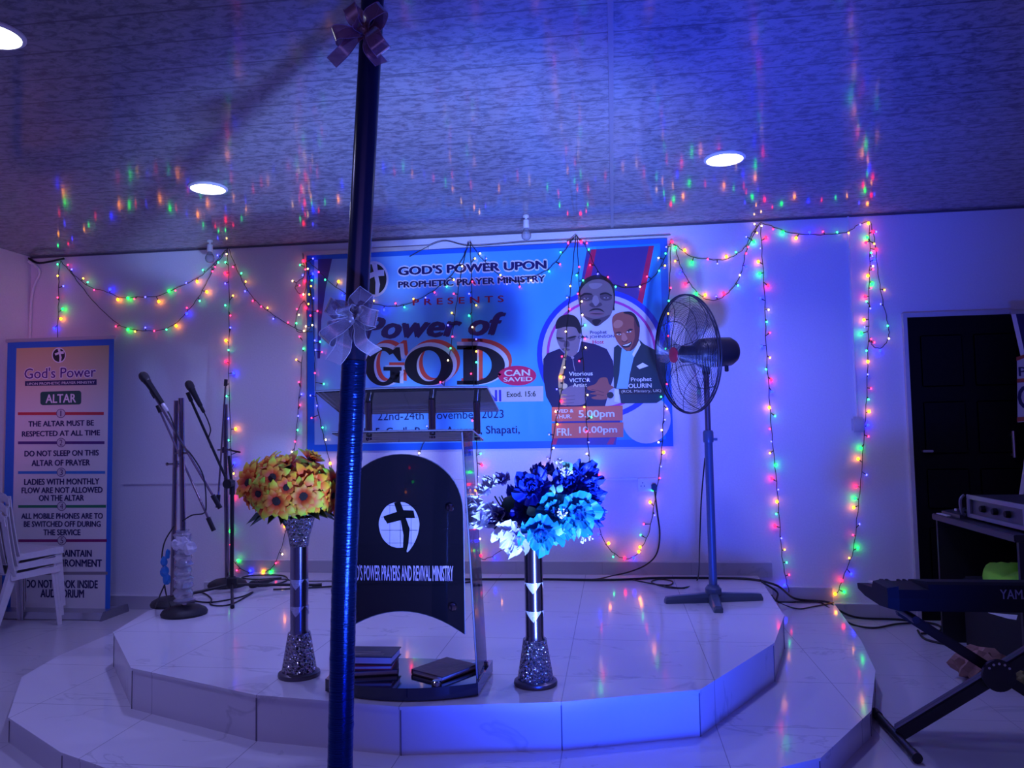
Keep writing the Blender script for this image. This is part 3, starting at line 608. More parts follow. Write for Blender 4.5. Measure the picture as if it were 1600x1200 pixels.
string('left fairy light strand falling over the saxophone player portrait', [(900, 369), (893, 440), (887, 500), (884, 560), (876, 620), (865, 680), (857, 735), (850, 760)],
       [(891, 447, 'y'), (886, 465, 'b'), (890, 483, 'r'), (884, 518, 'w'), (878, 557, 'r'), (882, 574, 'w'), (876, 589, 'Y'), (870, 608, 'b'), (877, 627, 'R'), (868, 643, 'w'), (871, 663, 'y'), (858, 679, 'b'), (865, 700, 'w'), (856, 717, 'b'), (852, 732, 'Y')], Y=-.030)
string('right fairy light strand falling over the portraits to the blue bouquet', [(902, 370), (905, 440), (908, 500), (911, 560), (915, 620), (918, 680), (923, 735), (930, 790), (938, 830), (950, 855), (968, 870), (985, 872), (1002, 860)],
       [(905, 417, 'r'), (901, 430, 'g'), (911, 438, 'g'), (903, 459, 'r'), (909, 471, 'w'), (910, 492, 'w'), (914, 508, 'g'), (914, 529, 'r'), (915, 543, 'w'), (905, 564, 'r'), (918, 594, 'b'), (918, 617, 'w'), (913, 636, 'y'), (924, 652, 'g'), (917, 674, 'r'), (920, 691, 'b'), (917, 709, 'w'), (930, 725, 'G'), (935, 744, 'R'), (932, 761, 'w'), (936, 816, 'r'), (935, 835, 'B'), (951, 849, 'Y'), (958, 870, 'g'), (976, 872, 'R'), (990, 872, 'B'), (998, 862, 'Y')], Y=-.030)
string('fairy light swag dipping across the host portrait', [(900, 368), (917, 388), (932, 420), (950, 440), (972, 449), (1000, 447), (1022, 432), (1038, 405), (1047, 379)],
       [(888, 380, 'r'), (908, 378, 'R'), (917, 380, 'r'), (920, 390, 'g'), (922, 414, 'r'), (934, 428, 'b'), (950, 433, 'r'), (962, 448, 'g'), (978, 445, 'y'), (1000, 448, 'w'), (1011, 432, 'r'), (1030, 423, 'g'), (1039, 415, 'y'), (1029, 403, 'w'), (1040, 396, 'g')], Y=-.030)
string('fairy light strand falling down the right banner edge behind the fan', [(1048, 378), (1047, 430), (1043, 500), (1042, 560), (1038, 620), (1035, 690), (1030, 740), (1022, 790), (1013, 835), (1000, 858)],
       [(1041, 386, 'b'), (1050, 378, 'R'), (1048, 450, 'r'), (1045, 470, 'g'), (1044, 490, 'y'), (1047, 506, 'B'), (1044, 525, 'r'), (1040, 545, 'g'), (1034, 563, 'w'), (1042, 600, 'r'), (1033, 620, 'g'), (1042, 639, 'y'), (1039, 656, 'b'), (1034, 672, 'w'), (1029, 691, 'w'), (1037, 707, 'Y'), (1033, 729, 'b'), (1031, 747, 'r'), (1020, 765, 'G'), (1016, 785, 'Y'), (1023, 805, 'b'), (1006, 819, 'r'), (1001, 836, 'g'), (1000, 855, 'Y')], Y=-.030)
string('upper fairy light swag between the banner and the right wall strand', [(1048, 378), (1062, 388), (1080, 401), (1105, 405), (1130, 406), (1150, 398), (1165, 385), (1175, 365), (1187, 349)],
       [(1055, 387, 'G'), (1070, 391, 'Y'), (1106, 405, 'r'), (1121, 412, 'b'), (1135, 401, 'Y'), (1150, 394, 'g'), (1081, 410, 'G'), (1166, 370, 'b'), (1169, 386, 'r'), (1178, 378, 'G'), (1183, 364, 'y'), (1179, 350, 'w')])
string('lower fairy light swag looping above the pedestal fan', [(1055, 386), (1062, 412), (1072, 433), (1085, 452), (1100, 466), (1118, 469), (1135, 460), (1150, 443), (1160, 420), (1165, 395), (1175, 372), (1186, 350)],
       [(1055, 408, 'y'), (1063, 426, 'B'), (1071, 444, 'R'), (1088, 459, 'G'), (1102, 461, 'Y'), (1119, 463, 'b'), (1131, 459, 'R'), (1153, 446, 'g'), (1156, 430, 'w'), (1166, 416, 'B'), (1166, 396, 'r')])
string('long vertical fairy light strand on bare wall right of the fan', [(1188, 350), (1191, 400), (1195, 470), (1197, 540), (1202, 620), (1206, 680), (1212, 740), (1217, 800), (1221, 860), (1227, 900), (1233, 925)],
       [(1190, 353, 'w'), (1197, 372, 'R'), (1188, 388, 'b'), (1185, 409, 'Y'), (1187, 428, 'G'), (1200, 447, 'R'), (1188, 466, 'B'), (1201, 484, 'w'), (1198, 503, 'g'), (1203, 520, 'r'), (1190, 541, 'B'), (1203, 559, 'y'), (1197, 577, 'g'), (1205, 594, 'R'), (1206, 612, 'B'), (1202, 637, 'Y'), (1211, 650, 'g'), (1203, 670, 'r'), (1205, 690, 'b'), (1203, 708, 'y'), (1212, 727, 'G'), (1206, 748, 'R'), (1216, 765, 'b'), (1214, 784, 'Y'), (1213, 803, 'g'), (1211, 822, 'R'), (1221, 841, 'b'), (1226, 859, 'y'), (1229, 879, 'g'), (1233, 898, 'r'), (1226, 914, 'B')])
string('flat fairy light swag nearest the ceiling at the upper right', [(1188, 348), (1210, 355), (1235, 364), (1270, 367), (1300, 366), (1325, 362), (1340, 352), (1357, 346)],
       [(1208, 358, 'r'), (1223, 363, 'G'), (1244, 372, 'Y'), (1265, 363, 'B'), (1286, 362, 'r'), (1308, 363, 'g'), (1326, 364, 'y'), (1344, 351, 'b'), (1357, 349, 'Y')])
string('long fairy light strand nearest the black door', [(1358, 346), (1359, 400), (1358, 440), (1357, 500), (1356, 545), (1354, 620), (1350, 680), (1345, 750), (1340, 800), (1333, 860), (1320, 895), (1309, 925)],
       [(1364, 362, 'R'), (1369, 362, 'b'), (1355, 371, 'G'), (1353, 379, 'R'), (1366, 381, 'y'), (1369, 390, 'R'), (1361, 395, 'g'), (1363, 400, 'b'), (1366, 406, 'B'), (1364, 416, 'w'), (1364, 421, 'r'), (1356, 431, 'Y'), (1363, 443, 'G'), (1361, 450, 'r'), (1352, 464, 'R'), (1354, 471, 'g'), (1360, 482, 'b'), (1350, 500, 'Y'), (1351, 511, 'b'), (1346, 521, 'G'), (1361, 530, 'r'), (1366, 535, 'r'), (1354, 548, 'g'), (1356, 565, 'Y'), (1356, 585, 'b'), (1361, 607, 'r'), (1357, 624, 'g'), (1358, 643, 'Y'), (1356, 664, 'B'), (1357, 682, 'r'), (1345, 700, 'G'), (1341, 717, 'Y'), (1354, 742, 'b'), (1338, 760, 'R'), (1336, 779, 'G'), (1334, 793, 'Y'), (1343, 819, 'b'), (1333, 836, 'r'), (1340, 856, 'G'), (1327, 872, 'y'), (1330, 897, 'B'), (1315, 907, 'R'), (1319, 925, 'G'), (1305, 928, 'Y')])
string('small loop of fairy lights sagging beside the strand nearest the door', [(1360, 347), (1367, 380), (1371, 420), (1377, 460), (1386, 500), (1389, 520), (1386, 533), (1376, 544), (1364, 541), (1360, 528)],
       [(1382, 453, 'y'), (1376, 475, 'b'), (1387, 509, 'g'), (1389, 529, 'w'), (1375, 548, 'B')])

# ------------------------------------------------------------------ support pole and bows
PY = -3.12
PP = spline([atY(x, y, PY) for x, y in ((583, -20), (580, 50), (566.5, 300), (549.7, 640), (538.5, 895), (531.5, 1190))]+[atY(529, 1310, PY)], 8)
def pole_at(z):
    if z >= PP[0].z: a, b = PP[0], PP[1]
    elif z <= PP[-1].z: a, b = PP[-2], PP[-1]
    else: a, b = next((p, q) for p, q in zip(PP, PP[1:]) if p.z >= z >= q.z)
    return a+(b-a)*((z-a.z)/(b.z-a.z))
dv = Vector((.05, 0, 1))
M_pipe = mat('dark navy pole paint', (.004, .006, .028), .24, noise=.1)
M_wrap = mat('shiny blue ribbon wrap', (.008, .035, .20), .20, .9, noise=.25, scale=3, bump=.3, stretch=(2, 2, 60))
t_pole = thing('support_pole', 'tall dark blue steel pole standing in front of the stage', 'pole', pole_at(0))
bm = BM(); tube(bm, [pole_at(H*k/24) for k in range(25)], .0358, 28); obj('steel_pipe', bm, M_pipe, t_pole, True)
bm = BM(); z = .0; pts = []; rr = []
k = 0
while z < 1.48:
    pts.append(pole_at(z)); rr.append(.0375+.0010*((k*7) % 5)/5+(.0012 if k % 16 == 0 else 0)); z += .0125; k += 1
tube(bm, pts, rr, 28); obj('ribbon_wrap', bm, M_wrap, t_pole, True)
bm = BM(); tube(bm, [pole_at(1.475), pole_at(1.50)], .0382, 28); obj('wrap_seam', bm, M_wrap, t_pole, True)
M_org = clear('lilac organza', (.80, .74, .85), .4, .25, .38, (.24, .19, .28)); M_org2 = clear('rust organza', (.75, .45, .48), .4, .25, .35, (.26, .10, .14))
M_orge = mat('ribbon edge thread', (.36, .32, .42), .3)
def ribbon(bm, path, wid, wdir, edge_bm=None):
    """strip along path (3-D), width vector list or one vector"""
    P = spline(path, 7); n = len(P); rows = []
    for i, p in enumerate(P):
        wv = Vector(wdir).normalized(); u = i/(n-1); k = wid*(.35+.65*min(1, math.sin(PI*min(max(u, .04), .96))*1.5)) if not callable(wid) else wid(u)
        rows.append([bm.verts.new(p+wv*(k*s)) for s in (-.5, -.17, .17, .5)])
    for a, b in zip(rows, rows[1:]):
        for j in range(3): bm.faces.new((a[j], a[j+1], b[j+1], b[j]))
    if edge_bm is not None:
        for j in (0, 3): tube(edge_bm, [r[j].co.copy() for r in rows], .0012, 4)
def bow(label, cx, cy, loops, tails, m, me):
    # ribbon bow tied round the pole; loops: (dx, dy, width) in px around the knot
    Yb = PY-.047; c = atY(cx, cy, Yb); t = thing('ribbon_bow', label, 'bow', c, 'organza bows tied to the pole')
    for k, (dx, dy, wd) in enumerate(loops):
        tip = atY(cx+dx, cy+dy, Yb-.02); d = tip-c; per = Vector((-d.z, 0, d.x)).normalized(); W = wd*2.35/1200
        bm = BM(); eb = BM()
        dp = Vector((0, -.035-.006*k, 0))
        ribbon(bm, [c, c+d*.35+dp*.9+per*.01, c+d*.8+dp, c+d*1.0+dp*.6, c+d*.92+Vector((0, -.004, 0)), c+d*.45-per*.012, c], W, per+Vector((0, .12, 0)), eb)
        o = obj('loop', bm, m, t, True); obj('edge_thread', eb, me, o)
    for dx, dy, wd, curl in tails:
        tip = atY(cx+dx, cy+dy, Yb-.02); d = tip-c; per = Vector((-d.z, 0, d.x)).normalized(); W = wd*2.35/1200
        bm = BM(); eb = BM()
        ribbon(bm, [c, c+d*.3+Vector((0, -.02, 0)), c+d*.65+per*curl+Vector((0, -.03, 0)), c+d], lambda u, W=W: W*(.4+.6*min(1, u*2.2)), per+Vector((0, .3, 0)), eb)
        o = obj('tail', bm, m, t, True); obj('edge_thread', eb, me, o)
    bm = BM(); bmesh.ops.create_uvsphere(bm, u_segments=12, v_segments=8, radius=.013)
    for v in bm.verts: v.co = v.co+c+Vector((0, -.02, 0))
    obj('knot', bm, m, t, True)
    bm = BM(); q = pole_at(c.z); loft(bm, [(.0390, -.008), (.0402, -.004), (.0402, .004), (.0390, .008)], q, 24, dv); obj('tie_band', bm, me, t, True)
bow('pale lilac organza bow tied round the pole at banner height', 554, 496, [(22, -40, 26), (-38, -18, 24), (-30, 22, 22), (38, 4, 26), (-40, 38, 22), (-6, -14, 24)], [(-34, 70, 24, .02), (34, 55, 20, -.015)], M_org, M_orge)
bow('rusty red organza bow tied to the pole top near the ceiling', 572, 52, [(-24, -38, 22), (30, -34, 24), (-46, 12, 22), (30, 34, 26), (-8, -8, 18)], [(-54, 46, 20, .015), (24, 48, 20, -.01)], M_org2, mat('dull ribbon edge', (.30, .18, .24), .35))

# ------------------------------------------------------------------ lectern
M_acr = clear('smoky acrylic', (.62, .55, .60), .12, .04, .88, (.10, .08, .10)); M_side = clear('clear acrylic side', (.58, .57, .62), .08, .05, .90, (.05, .05, .07))
M_blk = clear('black acrylic', (.16, .15, .19), .1, .04, .55, (.008, .008, .015)); M_edge = mat('polished acrylic edge', (.13, .13, .19), .2, noise=.02)
M_chr = mat('chrome', (.34, .28, .31), .10, 1, noise=.02); M_base = mat('dark blue black acrylic base', (.010, .012, .028), .08, noise=.02, coat=.5)
LX = -.83
t_lec = thing('lectern', 'acrylic lectern with black arched front panel and cross emblem', 'lectern', (LX, -2.38, T2))
bo = []
for k in range(13):
    u = -1+2*k/12; bo.append((LX+.30*u, -2.49-.085*(1-u*u)))
bo += [(LX+.31, -2.20), (LX-.31, -2.20)]
bm = BM(); prism(bm, bo, T2+.004, T2+.05, lambda u, v, d_: (u, v, d_)); obj('base', bm, M_base, t_lec)
BT = T2+.05
for s, nm in ((1, ''), (-1, '')):
    bm = BM(); xt, xb = LX+s*.235, LX+s*.285
    prof = [(-2.445, BT), (-2.25, BT), (-2.235, .75), (-2.25, 1.262), (-2.43, 1.275), (-2.435, .75)]
    def cv(u, v, d_, xt=xt, xb=xb, s=s): q = (v-BT)/(1.27-BT); return (xb+(xt-xb)*q+s*d_, u, v)
    prism(bm, prof, 0, .010, cv); sp = obj('side_panel', bm, M_side, t_lec)
    bm = BM(); prism(bm, [(-2.449, BT), (-2.445, BT), (-2.434, .75), (-2.43, 1.275), (-2.434, 1.275), (-2.438, .75)], .002, .008, cv); obj('panel_edge', bm, M_edge, sp)
FX0, FX1 = LX-.245, LX+.245; FY = -2.452
pan = []
for k in range(25):
    a = PI*k/24; pan.append((LX+.245*math.cos(a), .955+.235*math.sin(a)**.9))
pan += [(FX0, .50)]
for k in range(1, 16):
    u = -1+2*k/16; pan.append((LX+.245*u, .50+.085*(1-u*u)))
pan += [(FX1, .50)]
bm = BM(); prism(bm, pan, 0, .008, lambda u, v, d_: (u, FY-d_, v)); fp = obj('front_panel', bm, M_blk, t_lec)
bm = BM(); tube(bm, [(u, FY-.004, v) for u, v in pan+[pan[0]]], .0028, 4, False); obj('polished_edge', bm, M_edge, fp)
# emblem: clear-etched globe with grid lines and dark bent cross
M_etch = mat('frosted etching', (.26, .24, .38), .6); ec = atY(624.5, 823, FY-.009); FZ = FY-.0085
def epx(x, y):  # crop px -> px
    return (480+x/5.714, 700+y/5.714)
gl = sp2([epx(*q) for q in [(835, 483), (900, 500), (965, 560), (1000, 660), (990, 760), (950, 860), (895, 930), (880, 890), (800, 890), (730, 865), (670, 800), (640, 700), (650, 620), (690, 540), (750, 495)]], 6)
bm = BM(); flat(bm, gl, FZ); em = obj('emblem', bm, M_etch, fp)
bm = BM()
for its in ([(680, 610), (800, 570), (775, 490), (830, 478), (860, 555), (950, 558), (962, 625), (880, 625), (915, 720), (905, 850), (885, 935), (855, 900), (860, 780), (835, 645), (715, 675), (700, 650), (690, 640)],): flat(bm, [epx(*q) for q in its], FZ-.0006)
for x in (737, 832, 927): flat(bm, stroke([epx(x, 500), epx(x, 880)], .5), FZ-.0006)
for y in (512, 618, 734, 848): flat(bm, stroke([epx(660, y), epx(985, y)], .5), FZ-.0006)
obj('cross', bm, mat('dark etching', (.002, .002, .004), .7, spec=.05), em)
bm = BM(); text_px(bm, "GOD'S POWER PRAYERS AND REVIVAL MINISTRY", 545, 907, 708, 883, FZ, bold=.022); obj('lettering', bm, mat('pale vinyl letters', (.24, .20, .36), .4), fp)
for (x, y) in ((704, 793), (708, 948)):
    p0 = atY(x, y, FY-.008)
    for xx in (p0.x, 2*LX-p0.x):
        bm = BM(); loft(bm, [(.0155, 0), (.0155, .010), (.012, .014), (.001, .015)], (xx, FY-.0082, p0.z), 20, (0, -1, 0)); obj('standoff_cap', bm, M_chr, t_lec, True)
def slab(x0, x1, yf, zf, yr, zr, th, bow_=.0, ov=0):
    bm = BM(); o = []
    for k in range(9):
        u = -1+2*k/8; o.append(((x0+x1)/2+(x1-x0)/2*u, yf-bow_*(1-u*u)))
    o += [(x1+ov, yr), (x0-ov, yr)]
    sl = (zf-zr)/(yf-yr)
    prism(bm, o, 0, th, lambda u, v, d_: (u, v, zr+(v-yr)*sl+d_)); return bm
sh = obj('reading_shelf', slab(-1.165, -.478, -2.49, 1.437, -2.20, 1.357, .009, .02), M_acr, t_lec)
bm = BM(); tube(bm, [(-1.165, -2.49, 1.446), (-1.0, -2.505, 1.449), (LX, -2.51, 1.451), (-.65, -2.505, 1.449), (-.478, -2.49, 1.446)], .0035, 5); tube(bm, [(-1.165, -2.49, 1.446), (-1.165, -2.2, 1.364)], .003, 5); tube(bm, [(-.478, -2.49, 1.446), (-.478, -2.2, 1.364)], .003, 5); tube(bm, [(-1.165, -2.2, 1.362), (-.478, -2.2, 1.362)], .003, 5); obj('polished_edge', bm, M_edge, sh)
sh = obj('lower_shelf', slab(-1.115, -.545, -2.45, 1.275, -2.20, 1.235, .009, .01), M_acr, t_lec)
bm = BM(); tube(bm, [(-1.115, -2.45, 1.282), (LX, -2.462, 1.284), (-.545, -2.45, 1.282)], .0032, 5); tube(bm, [(-.545, -2.45, 1.282), (-.545, -2.2, 1.241)], .003, 5); tube(bm, [(-1.115, -2.2, 1.240), (-.545, -2.2, 1.240)], .003, 5); obj('polished_edge', bm, M_edge, sh)
for x, y in ((-.992, -2.36), (-.722, -2.38), (-.548, -2.33), (-1.10, -2.33)):
    zl = 1.235+(y+2.2)*(-.04/.25)+.009; zu = 1.357+(y+2.2)*(-.08/.29)
    bm = BM(); tube(bm, [(x, y, zl), (x, y, zu)], .0145, 16); loft(bm, [(.012, -.006), (.012, -.016), (.004, -.022)], (x, y, zl-.006), 16); obj('shelf_post', bm, M_chr, t_lec, True)
for x, y in ((-1.03, -2.50), (-.68, -2.53), (-.575, -2.30), (-.545, -2.27)):
    bm = BM(); loft(bm, [(.019, 0), (.019, .014), (.015, .018), (.002, .019)], (x, y, BT), 20); obj('base_bolt', bm, M_chr, t_lec, True)

# books
def book(label, cx, cy, z, w_, d_, h_, rot, cover, pages, group=None, title=False):
    t = thing('book', label, 'book', (cx, cy, z), group); c, s = math.cos(rot), math.sin(rot)
    def tr(bm):
        for v in bm.verts:
            x, y = v.co.x, v.co.y; v.co.x, v.co.y, v.co.z = cx+x*c-y*s, cy+x*s+y*c, z+v.co.z
        return bm
    bm = BM(); box(bm, (-w_/2, -d_/2, 0), (w_/2, d_/2, .004), 0, .001); box(bm, (-w_/2, -d_/2, h_-.004), (w_/2, d_/2, h_), 0, .001); box(bm, (-w_/2, -d_/2, .004), (-w_/2+.004, d_/2, h_-.004)); obj('cover', tr(bm), cover, t)
    bm = BM(); box(bm, (-w_/2+.004, -d_/2+.005, .004), (w_/2-.005, d_/2-.005, h_-.004)); obj('pages', tr(bm), pages, t)
    if title:
        bm = BM()
        for k, (a, b) in enumerate(((-.35, .30), (-.25, .30), (-.1, .2))): box(bm, (-w_*.34, d_*a, h_), (w_*b, d_*a+.008, h_+.0006))
        obj('cover_print', tr(bm), mat('pale cover print', (.40, .36, .36), .5), t)
    return t
M_page = mat('page edges', (.62, .60, .60), .7, noise=.15, scale=200, stretch=(1, 1, 20)); M_cvd = mat('dark book cover', (.05, .035, .05), .4); M_cvr = mat('red book cover', (.28, .03, .05), .4); M_cvb = mat('brown leather book cover', (.13, .075, .08), .5, bump=.3)
G_b = 'books stacked at the lectern foot'
book('bottom dark book of the stack on the lectern base', -.975, -2.375, BT+.001, .20, .15, .022, .25, M_cvd, M_page, G_b)
book('red edged middle book of the stack on the lectern base', -.985, -2.38, BT+.0235, .20, .14, .018, .10, M_cvr, M_page, G_b)
book('thick printed top book of the stack on the lectern base', -.985, -2.37, BT+.042, .21, .145, .032, .02, M_cvd, M_page, G_b, True)
book('single worn brown book lying flat on the lectern base', -.685, -2.37, BT+.001, .17, .20, .020, -.55, M_cvb, M_page)
t = thing('booklet', 'thin dark booklet lying on the left of the reading shelf', 'booklet', (-1.10, -2.42, 1.43))
bm = BM()
def shz(y): return 1.357+(y+2.2)*(-.08/.29)+.0095
vs = [bm.verts.new((x, y, shz(y)+h)) for h in (0, .008) for x, y in ((-1.16, -2.47), (-1.05, -2.47), (-1.05, -2.36), (-1.16, -2.36))]
for q in ((3, 2, 1, 0), (4, 5, 6, 7), (0, 1, 5, 4), (1, 2, 6, 5), (2, 3, 7, 6), (3, 0, 4, 7)): bm.faces.new([vs[i] for i in q])
obj('booklet_cover', bm, M_cvd, t)

# ------------------------------------------------------------------ vases
def crystal_mat():
    m = bpy.data.materials.new('cut crystal mirror'); m.use_nodes = True; nt = m.node_tree; b = nt.nodes['Principled BSDF']; L = nt.links.new
    v = nt.nodes.new('ShaderNodeTexVoronoi'); v.inputs['Scale'].default_value = 75; tc = nt.nodes.new('ShaderNodeTexCoord'); L(tc.outputs['Object'], v.inputs[0])
    bp = nt.nodes.new('ShaderNodeBump'); bp.inputs['Strength'].default_value = 1; bp.inputs['Distance'].default_value = .012; L(v.outputs['Distance'], bp.inputs['Height']); L(bp.outputs[0], b.inputs['Normal'])
    b.inputs['Base Color'].default_value = (.34, .32, .38, 1); b.inputs['Metallic'].default_value = .9; b.inputs['Roughness'].default_value = .14
    return m
M_cry = crystal_mat(); M_cyl = mat('dark mirror tube', (.40, .38, .48), .16, 1, noise=.03); M_vb = mat('pewter vase foot', (.14, .12, .15), .35, .8)
def vase(label, x, y):
    t = thing('floor_vase', label, 'vase', (x, y, T2), 'tall mirrored floor vases')
    bm = BM(); loft(bm, [(.084, 0), (.086, .006), (.084, .016), (.074, .022)], (x, y, T2), 36); obj('foot', bm, M_vb, t, True)
    bm = BM(); loft(bm, [(.071, .022), (.067, .05), (.058, .10), (.050, .15), (.046, .175)], (x, y, T2), 40); obj('crystal_cone', bm, M_cry, t, True)
    bm = BM(); loft(bm, [(.040, .172), (.0365, .19), (.0365, .53)], (x, y, T2), 40); tb = obj('mirror_tube', bm, M_cyl, t, True)
    bm = BM(); loft(bm, [(.038, .53), (.044, .57), (.055, .61), (.066, .65), (.062, .65), (.04, .60)], (x, y, T2), 40); obj('crystal_mouth', bm, M_cry, t, True)
    for zz in (.395, .285):
        bm = BM()
        for q in range(3):
            a0 = -PI/2+q*2*PI/3; n = 10; rowt = []; rowb = []
            for k in range(n+1):
                u = -1+2*k/n; a = a0+u*.95; r = .0372
                rowt.append(bm.verts.new((x+r*math.cos(a), y+r*math.sin(a), T2+zz+.0015))); rowb.append(bm.verts.new((x+r*math.cos(a), y+r*math.sin(a), T2+zz-.040*(1-abs(u)))))
            for k in range(n): bm.faces.new((rowt[k], rowb[k], rowb[k+1], rowt[k+1]))
        bmesh.ops.recalc_face_normals(bm, faces=bm.faces[:]); bmesh.ops.solidify(bm, geom=bm.faces[:], thickness=.0015)
        obj('crystal_band', bm, mat('sparkling crystal strip', (.78, .78, .84), .2, .3, noise=.35, scale=260), t)
    return t
VL = (-1.316, -2.3); VR = (-.329, -2.33)
vase('tall mirrored floor vase holding the yellow and orange bouquet', *VL)
vase('tall mirrored floor vase holding the blue and white bouquet', *VR)

# ------------------------------------------------------------------ flowers
def basis(d):
    d = Vector(d).normalized(); x, y = frame(d); return Matrix((x, y, d)).transposed()
def add_col(bm): return bm.loops.layers.color.new('Col')
def lerp(a, b, t): return tuple(a[i]+(b[i]-a[i])*t for i in range(3))
M_pet = mat('sunflower petals', (1, 1, 1), .6, attr='Col', noise=.08); M_bloom = mat('silk bloom petals', (1, 1, 1), .55, attr='Col', noise=.10); M_ctr = mat('dark seed centre', (.018, .010, .008), .8, bump=.5, scale=300)
M_leaf = mat('dark silk leaves', (.02, .08, .045), .5, noise=.3); M_leafl = mat('pale green silk leaves', (.16, .50, .30), .5, noise=.25); M_stem = mat('dark stems', (.015, .04, .025), .6); M_spray = mat('white filler sprays', (.80, .80, .86), .5)
def petal(bm, lay, B, o, ang, Lp, wd, open_, c0, c1, c2, rise=0):
    """one pointed petal in the frame B at o: ang around the axis, open_ = elevation away from the plane"""
    rows = []
    for i, (u, ww) in enumerate(((0.12, .25), (.35, .8), (.6, 1), (.82, .72), (1, .06))):
        el = open_+(-.35*u*u); r = Lp*u
        row = []
        for s in (-1, 0, 1):
            lx = r*math.cos(el); lz = r*math.sin(el)+rise-(.10*wd*abs(s) if s else 0); ly = s*wd*ww*.5
            p = Vector((lx*math.cos(ang)-ly*math.sin(ang), lx*math.sin(ang)+ly*math.cos(ang), lz))
            row.append((bm.verts.new(o+B@p), u))
        rows.append(row)
    for a, b in zip(rows, rows[1:]):
        for j in range(2):
            q = (a[j], a[j+1], b[j+1], b[j]); fc = bm.faces.new([v for v, _ in q])
            for lp, (_, u) in zip(fc.loops, q):
                c = lerp(c0, c1, u/.45) if u < .45 else lerp(c1, c2, min(1, (u-.45)/.38))
                lp[lay] = (*c, 1)
def sunflower(parent, pos, d, size, tone):
    B = basis(d); o = Vector(pos); bm = BM(); lay = add_col(bm)
    red, org, yel = (.55, .05, .02), (.98, .20, .06), lerp((.62, 1, .28), (1, .78, .16), tone)
    n = 11; a0 = R()*6; opn = .65 if R() > .45 else 1.15
    for k in range(n): petal(bm, lay, B, o, a0+2*PI*k/n+.1*R(), size*(.85+.3*R()), size*.46, .10+.45*R(), red, org, yel)
    for k in range(9): petal(bm, lay, B, o, a0+.3+2*PI*k/9, size*.68, size*.38, opn+.25*R(), red, (.80, .18, .04), lerp(org, yel, .6), .002)
    fl = obj('flower', bm, M_pet, parent, True)
    bm = BM(); loft(bm, [(size*.20, 0), (size*.24, size*.10), (size*.20, size*.20), (size*.05, size*.24)], o, 12, B@Vector((0, 0, 1))); obj('flower_centre', bm, M_ctr, fl, True)
bl = thing('sunflower_bouquet', 'round bouquet of yellow and orange silk sunflowers in left vase', 'flowers', (VL[0], VL[1], T2+.60))
cL = Vector((-1.345, -2.31, 1.035))
dirs = []
N = 30
for k in range(N*2):
    zz = 1-2*(k+.5)/(N*2); ph = k*2.399963; rr_ = math.sqrt(1-zz*zz); dirs.append(Vector((rr_*math.cos(ph), rr_*math.sin(ph), zz)))
for d in dirs:
    if d.z < -.55 or (d.y > .55 and d.z < .3): continue
    dd = (d+Vector((R()-.5, R()-.5, R()-.5))*.35).normalized()
    kq = .78+.44*R(); pos = cL+Vector((d.x*.170*kq, d.y*.13*kq, d.z*(.118 if d.z > 0 else .088)*kq))
    sunflower(bl, pos, (dd*.9+Vector((.08, -.35, -.02))), .066+.022*R(), R())
bm = BM()
for k in range(16):
    a = 2*PI*k/16+.2*R(); c0 = cL+Vector((.10*math.cos(a), .08*math.sin(a), -.085)); e = cL+Vector((.19*math.cos(a), .15*math.sin(a), -.10-.035*R())); wv = Vector((-math.sin(a), math.cos(a), .2))*.022
    m_ = (c0+e)/2+Vector((0, 0, .02)); v = [bm.verts.new(q) for q in (c0, m_-wv, e, m_+wv)]; bm.faces.new(v)
obj('leaves', bm, M_leaf, bl, True)
bm = BM()
for k in range(12):
    a = 2*PI*k/12; tube(bm, [Vector((VL[0]+.02*math.cos(a), VL[1]+.02*math.sin(a), T2+.56)), cL+Vector((.09*math.cos(a), .07*math.sin(a), -.05)), cL+Vector((.13*math.cos(a), .1*math.sin(a), .02))], .003, 5)
obj('stems', bm, M_stem, bl)
bm = BM(); bmesh.ops.create_icosphere(bm, subdivisions=2, radius=1)
for v in bm.verts: v.co = cL+Vector((v.co.x*.13, v.co.y*.09, v.co.z*.075))
obj('inner_foliage', bm, M_leaf, bl, True)

def bloom(parent, pos, d, size, cin, cout, layers=3, cup=.5):
    B = basis(d); o = Vector(pos); bm = BM(); lay = add_col(bm)
    for L_ in range(layers):
        rad = size*(1-.24*L_); el = cup*.5+.42*L_; n = 44; fr = 5+L_; ph = R()*6; m = 6; rows = []
        for i in range(m+1):
            u = .08+.92*i/m; row = []
            for k in range(n):
                a = 2*PI*k/n; wav = math.sin(fr*a+ph); rf = math.sin((fr*3+1)*a+ph*2)
                r = rad*u*(1+.13*wav*u+.04*rf*u*u); e = el*(.4+.6*u)+.22*wav*u*u+.13*rf*u*u
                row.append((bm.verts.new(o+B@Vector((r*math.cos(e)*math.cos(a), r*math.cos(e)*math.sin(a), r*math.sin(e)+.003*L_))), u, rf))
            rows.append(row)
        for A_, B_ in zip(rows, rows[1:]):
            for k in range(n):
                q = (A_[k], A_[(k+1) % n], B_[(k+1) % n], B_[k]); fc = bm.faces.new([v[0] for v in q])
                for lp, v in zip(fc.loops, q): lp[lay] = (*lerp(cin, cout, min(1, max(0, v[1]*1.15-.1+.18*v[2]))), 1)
    return obj('flower', bm, M_bloom, parent, True)
br = thing('blue_bouquet', 'large ruffled blue, turquoise and white silk bouquet in right vase', 'flowers', (VR[0], VR[1], T2+.62))
WH, WHi = (.88, .90, .93), (.62, .60, .82); TQ, TQi = (.10, .62, .72), (.03, .16, .62); BLc, BLi = (.04, .22, .75), (.02, .04, .40); PU = (.10, .04, .45)
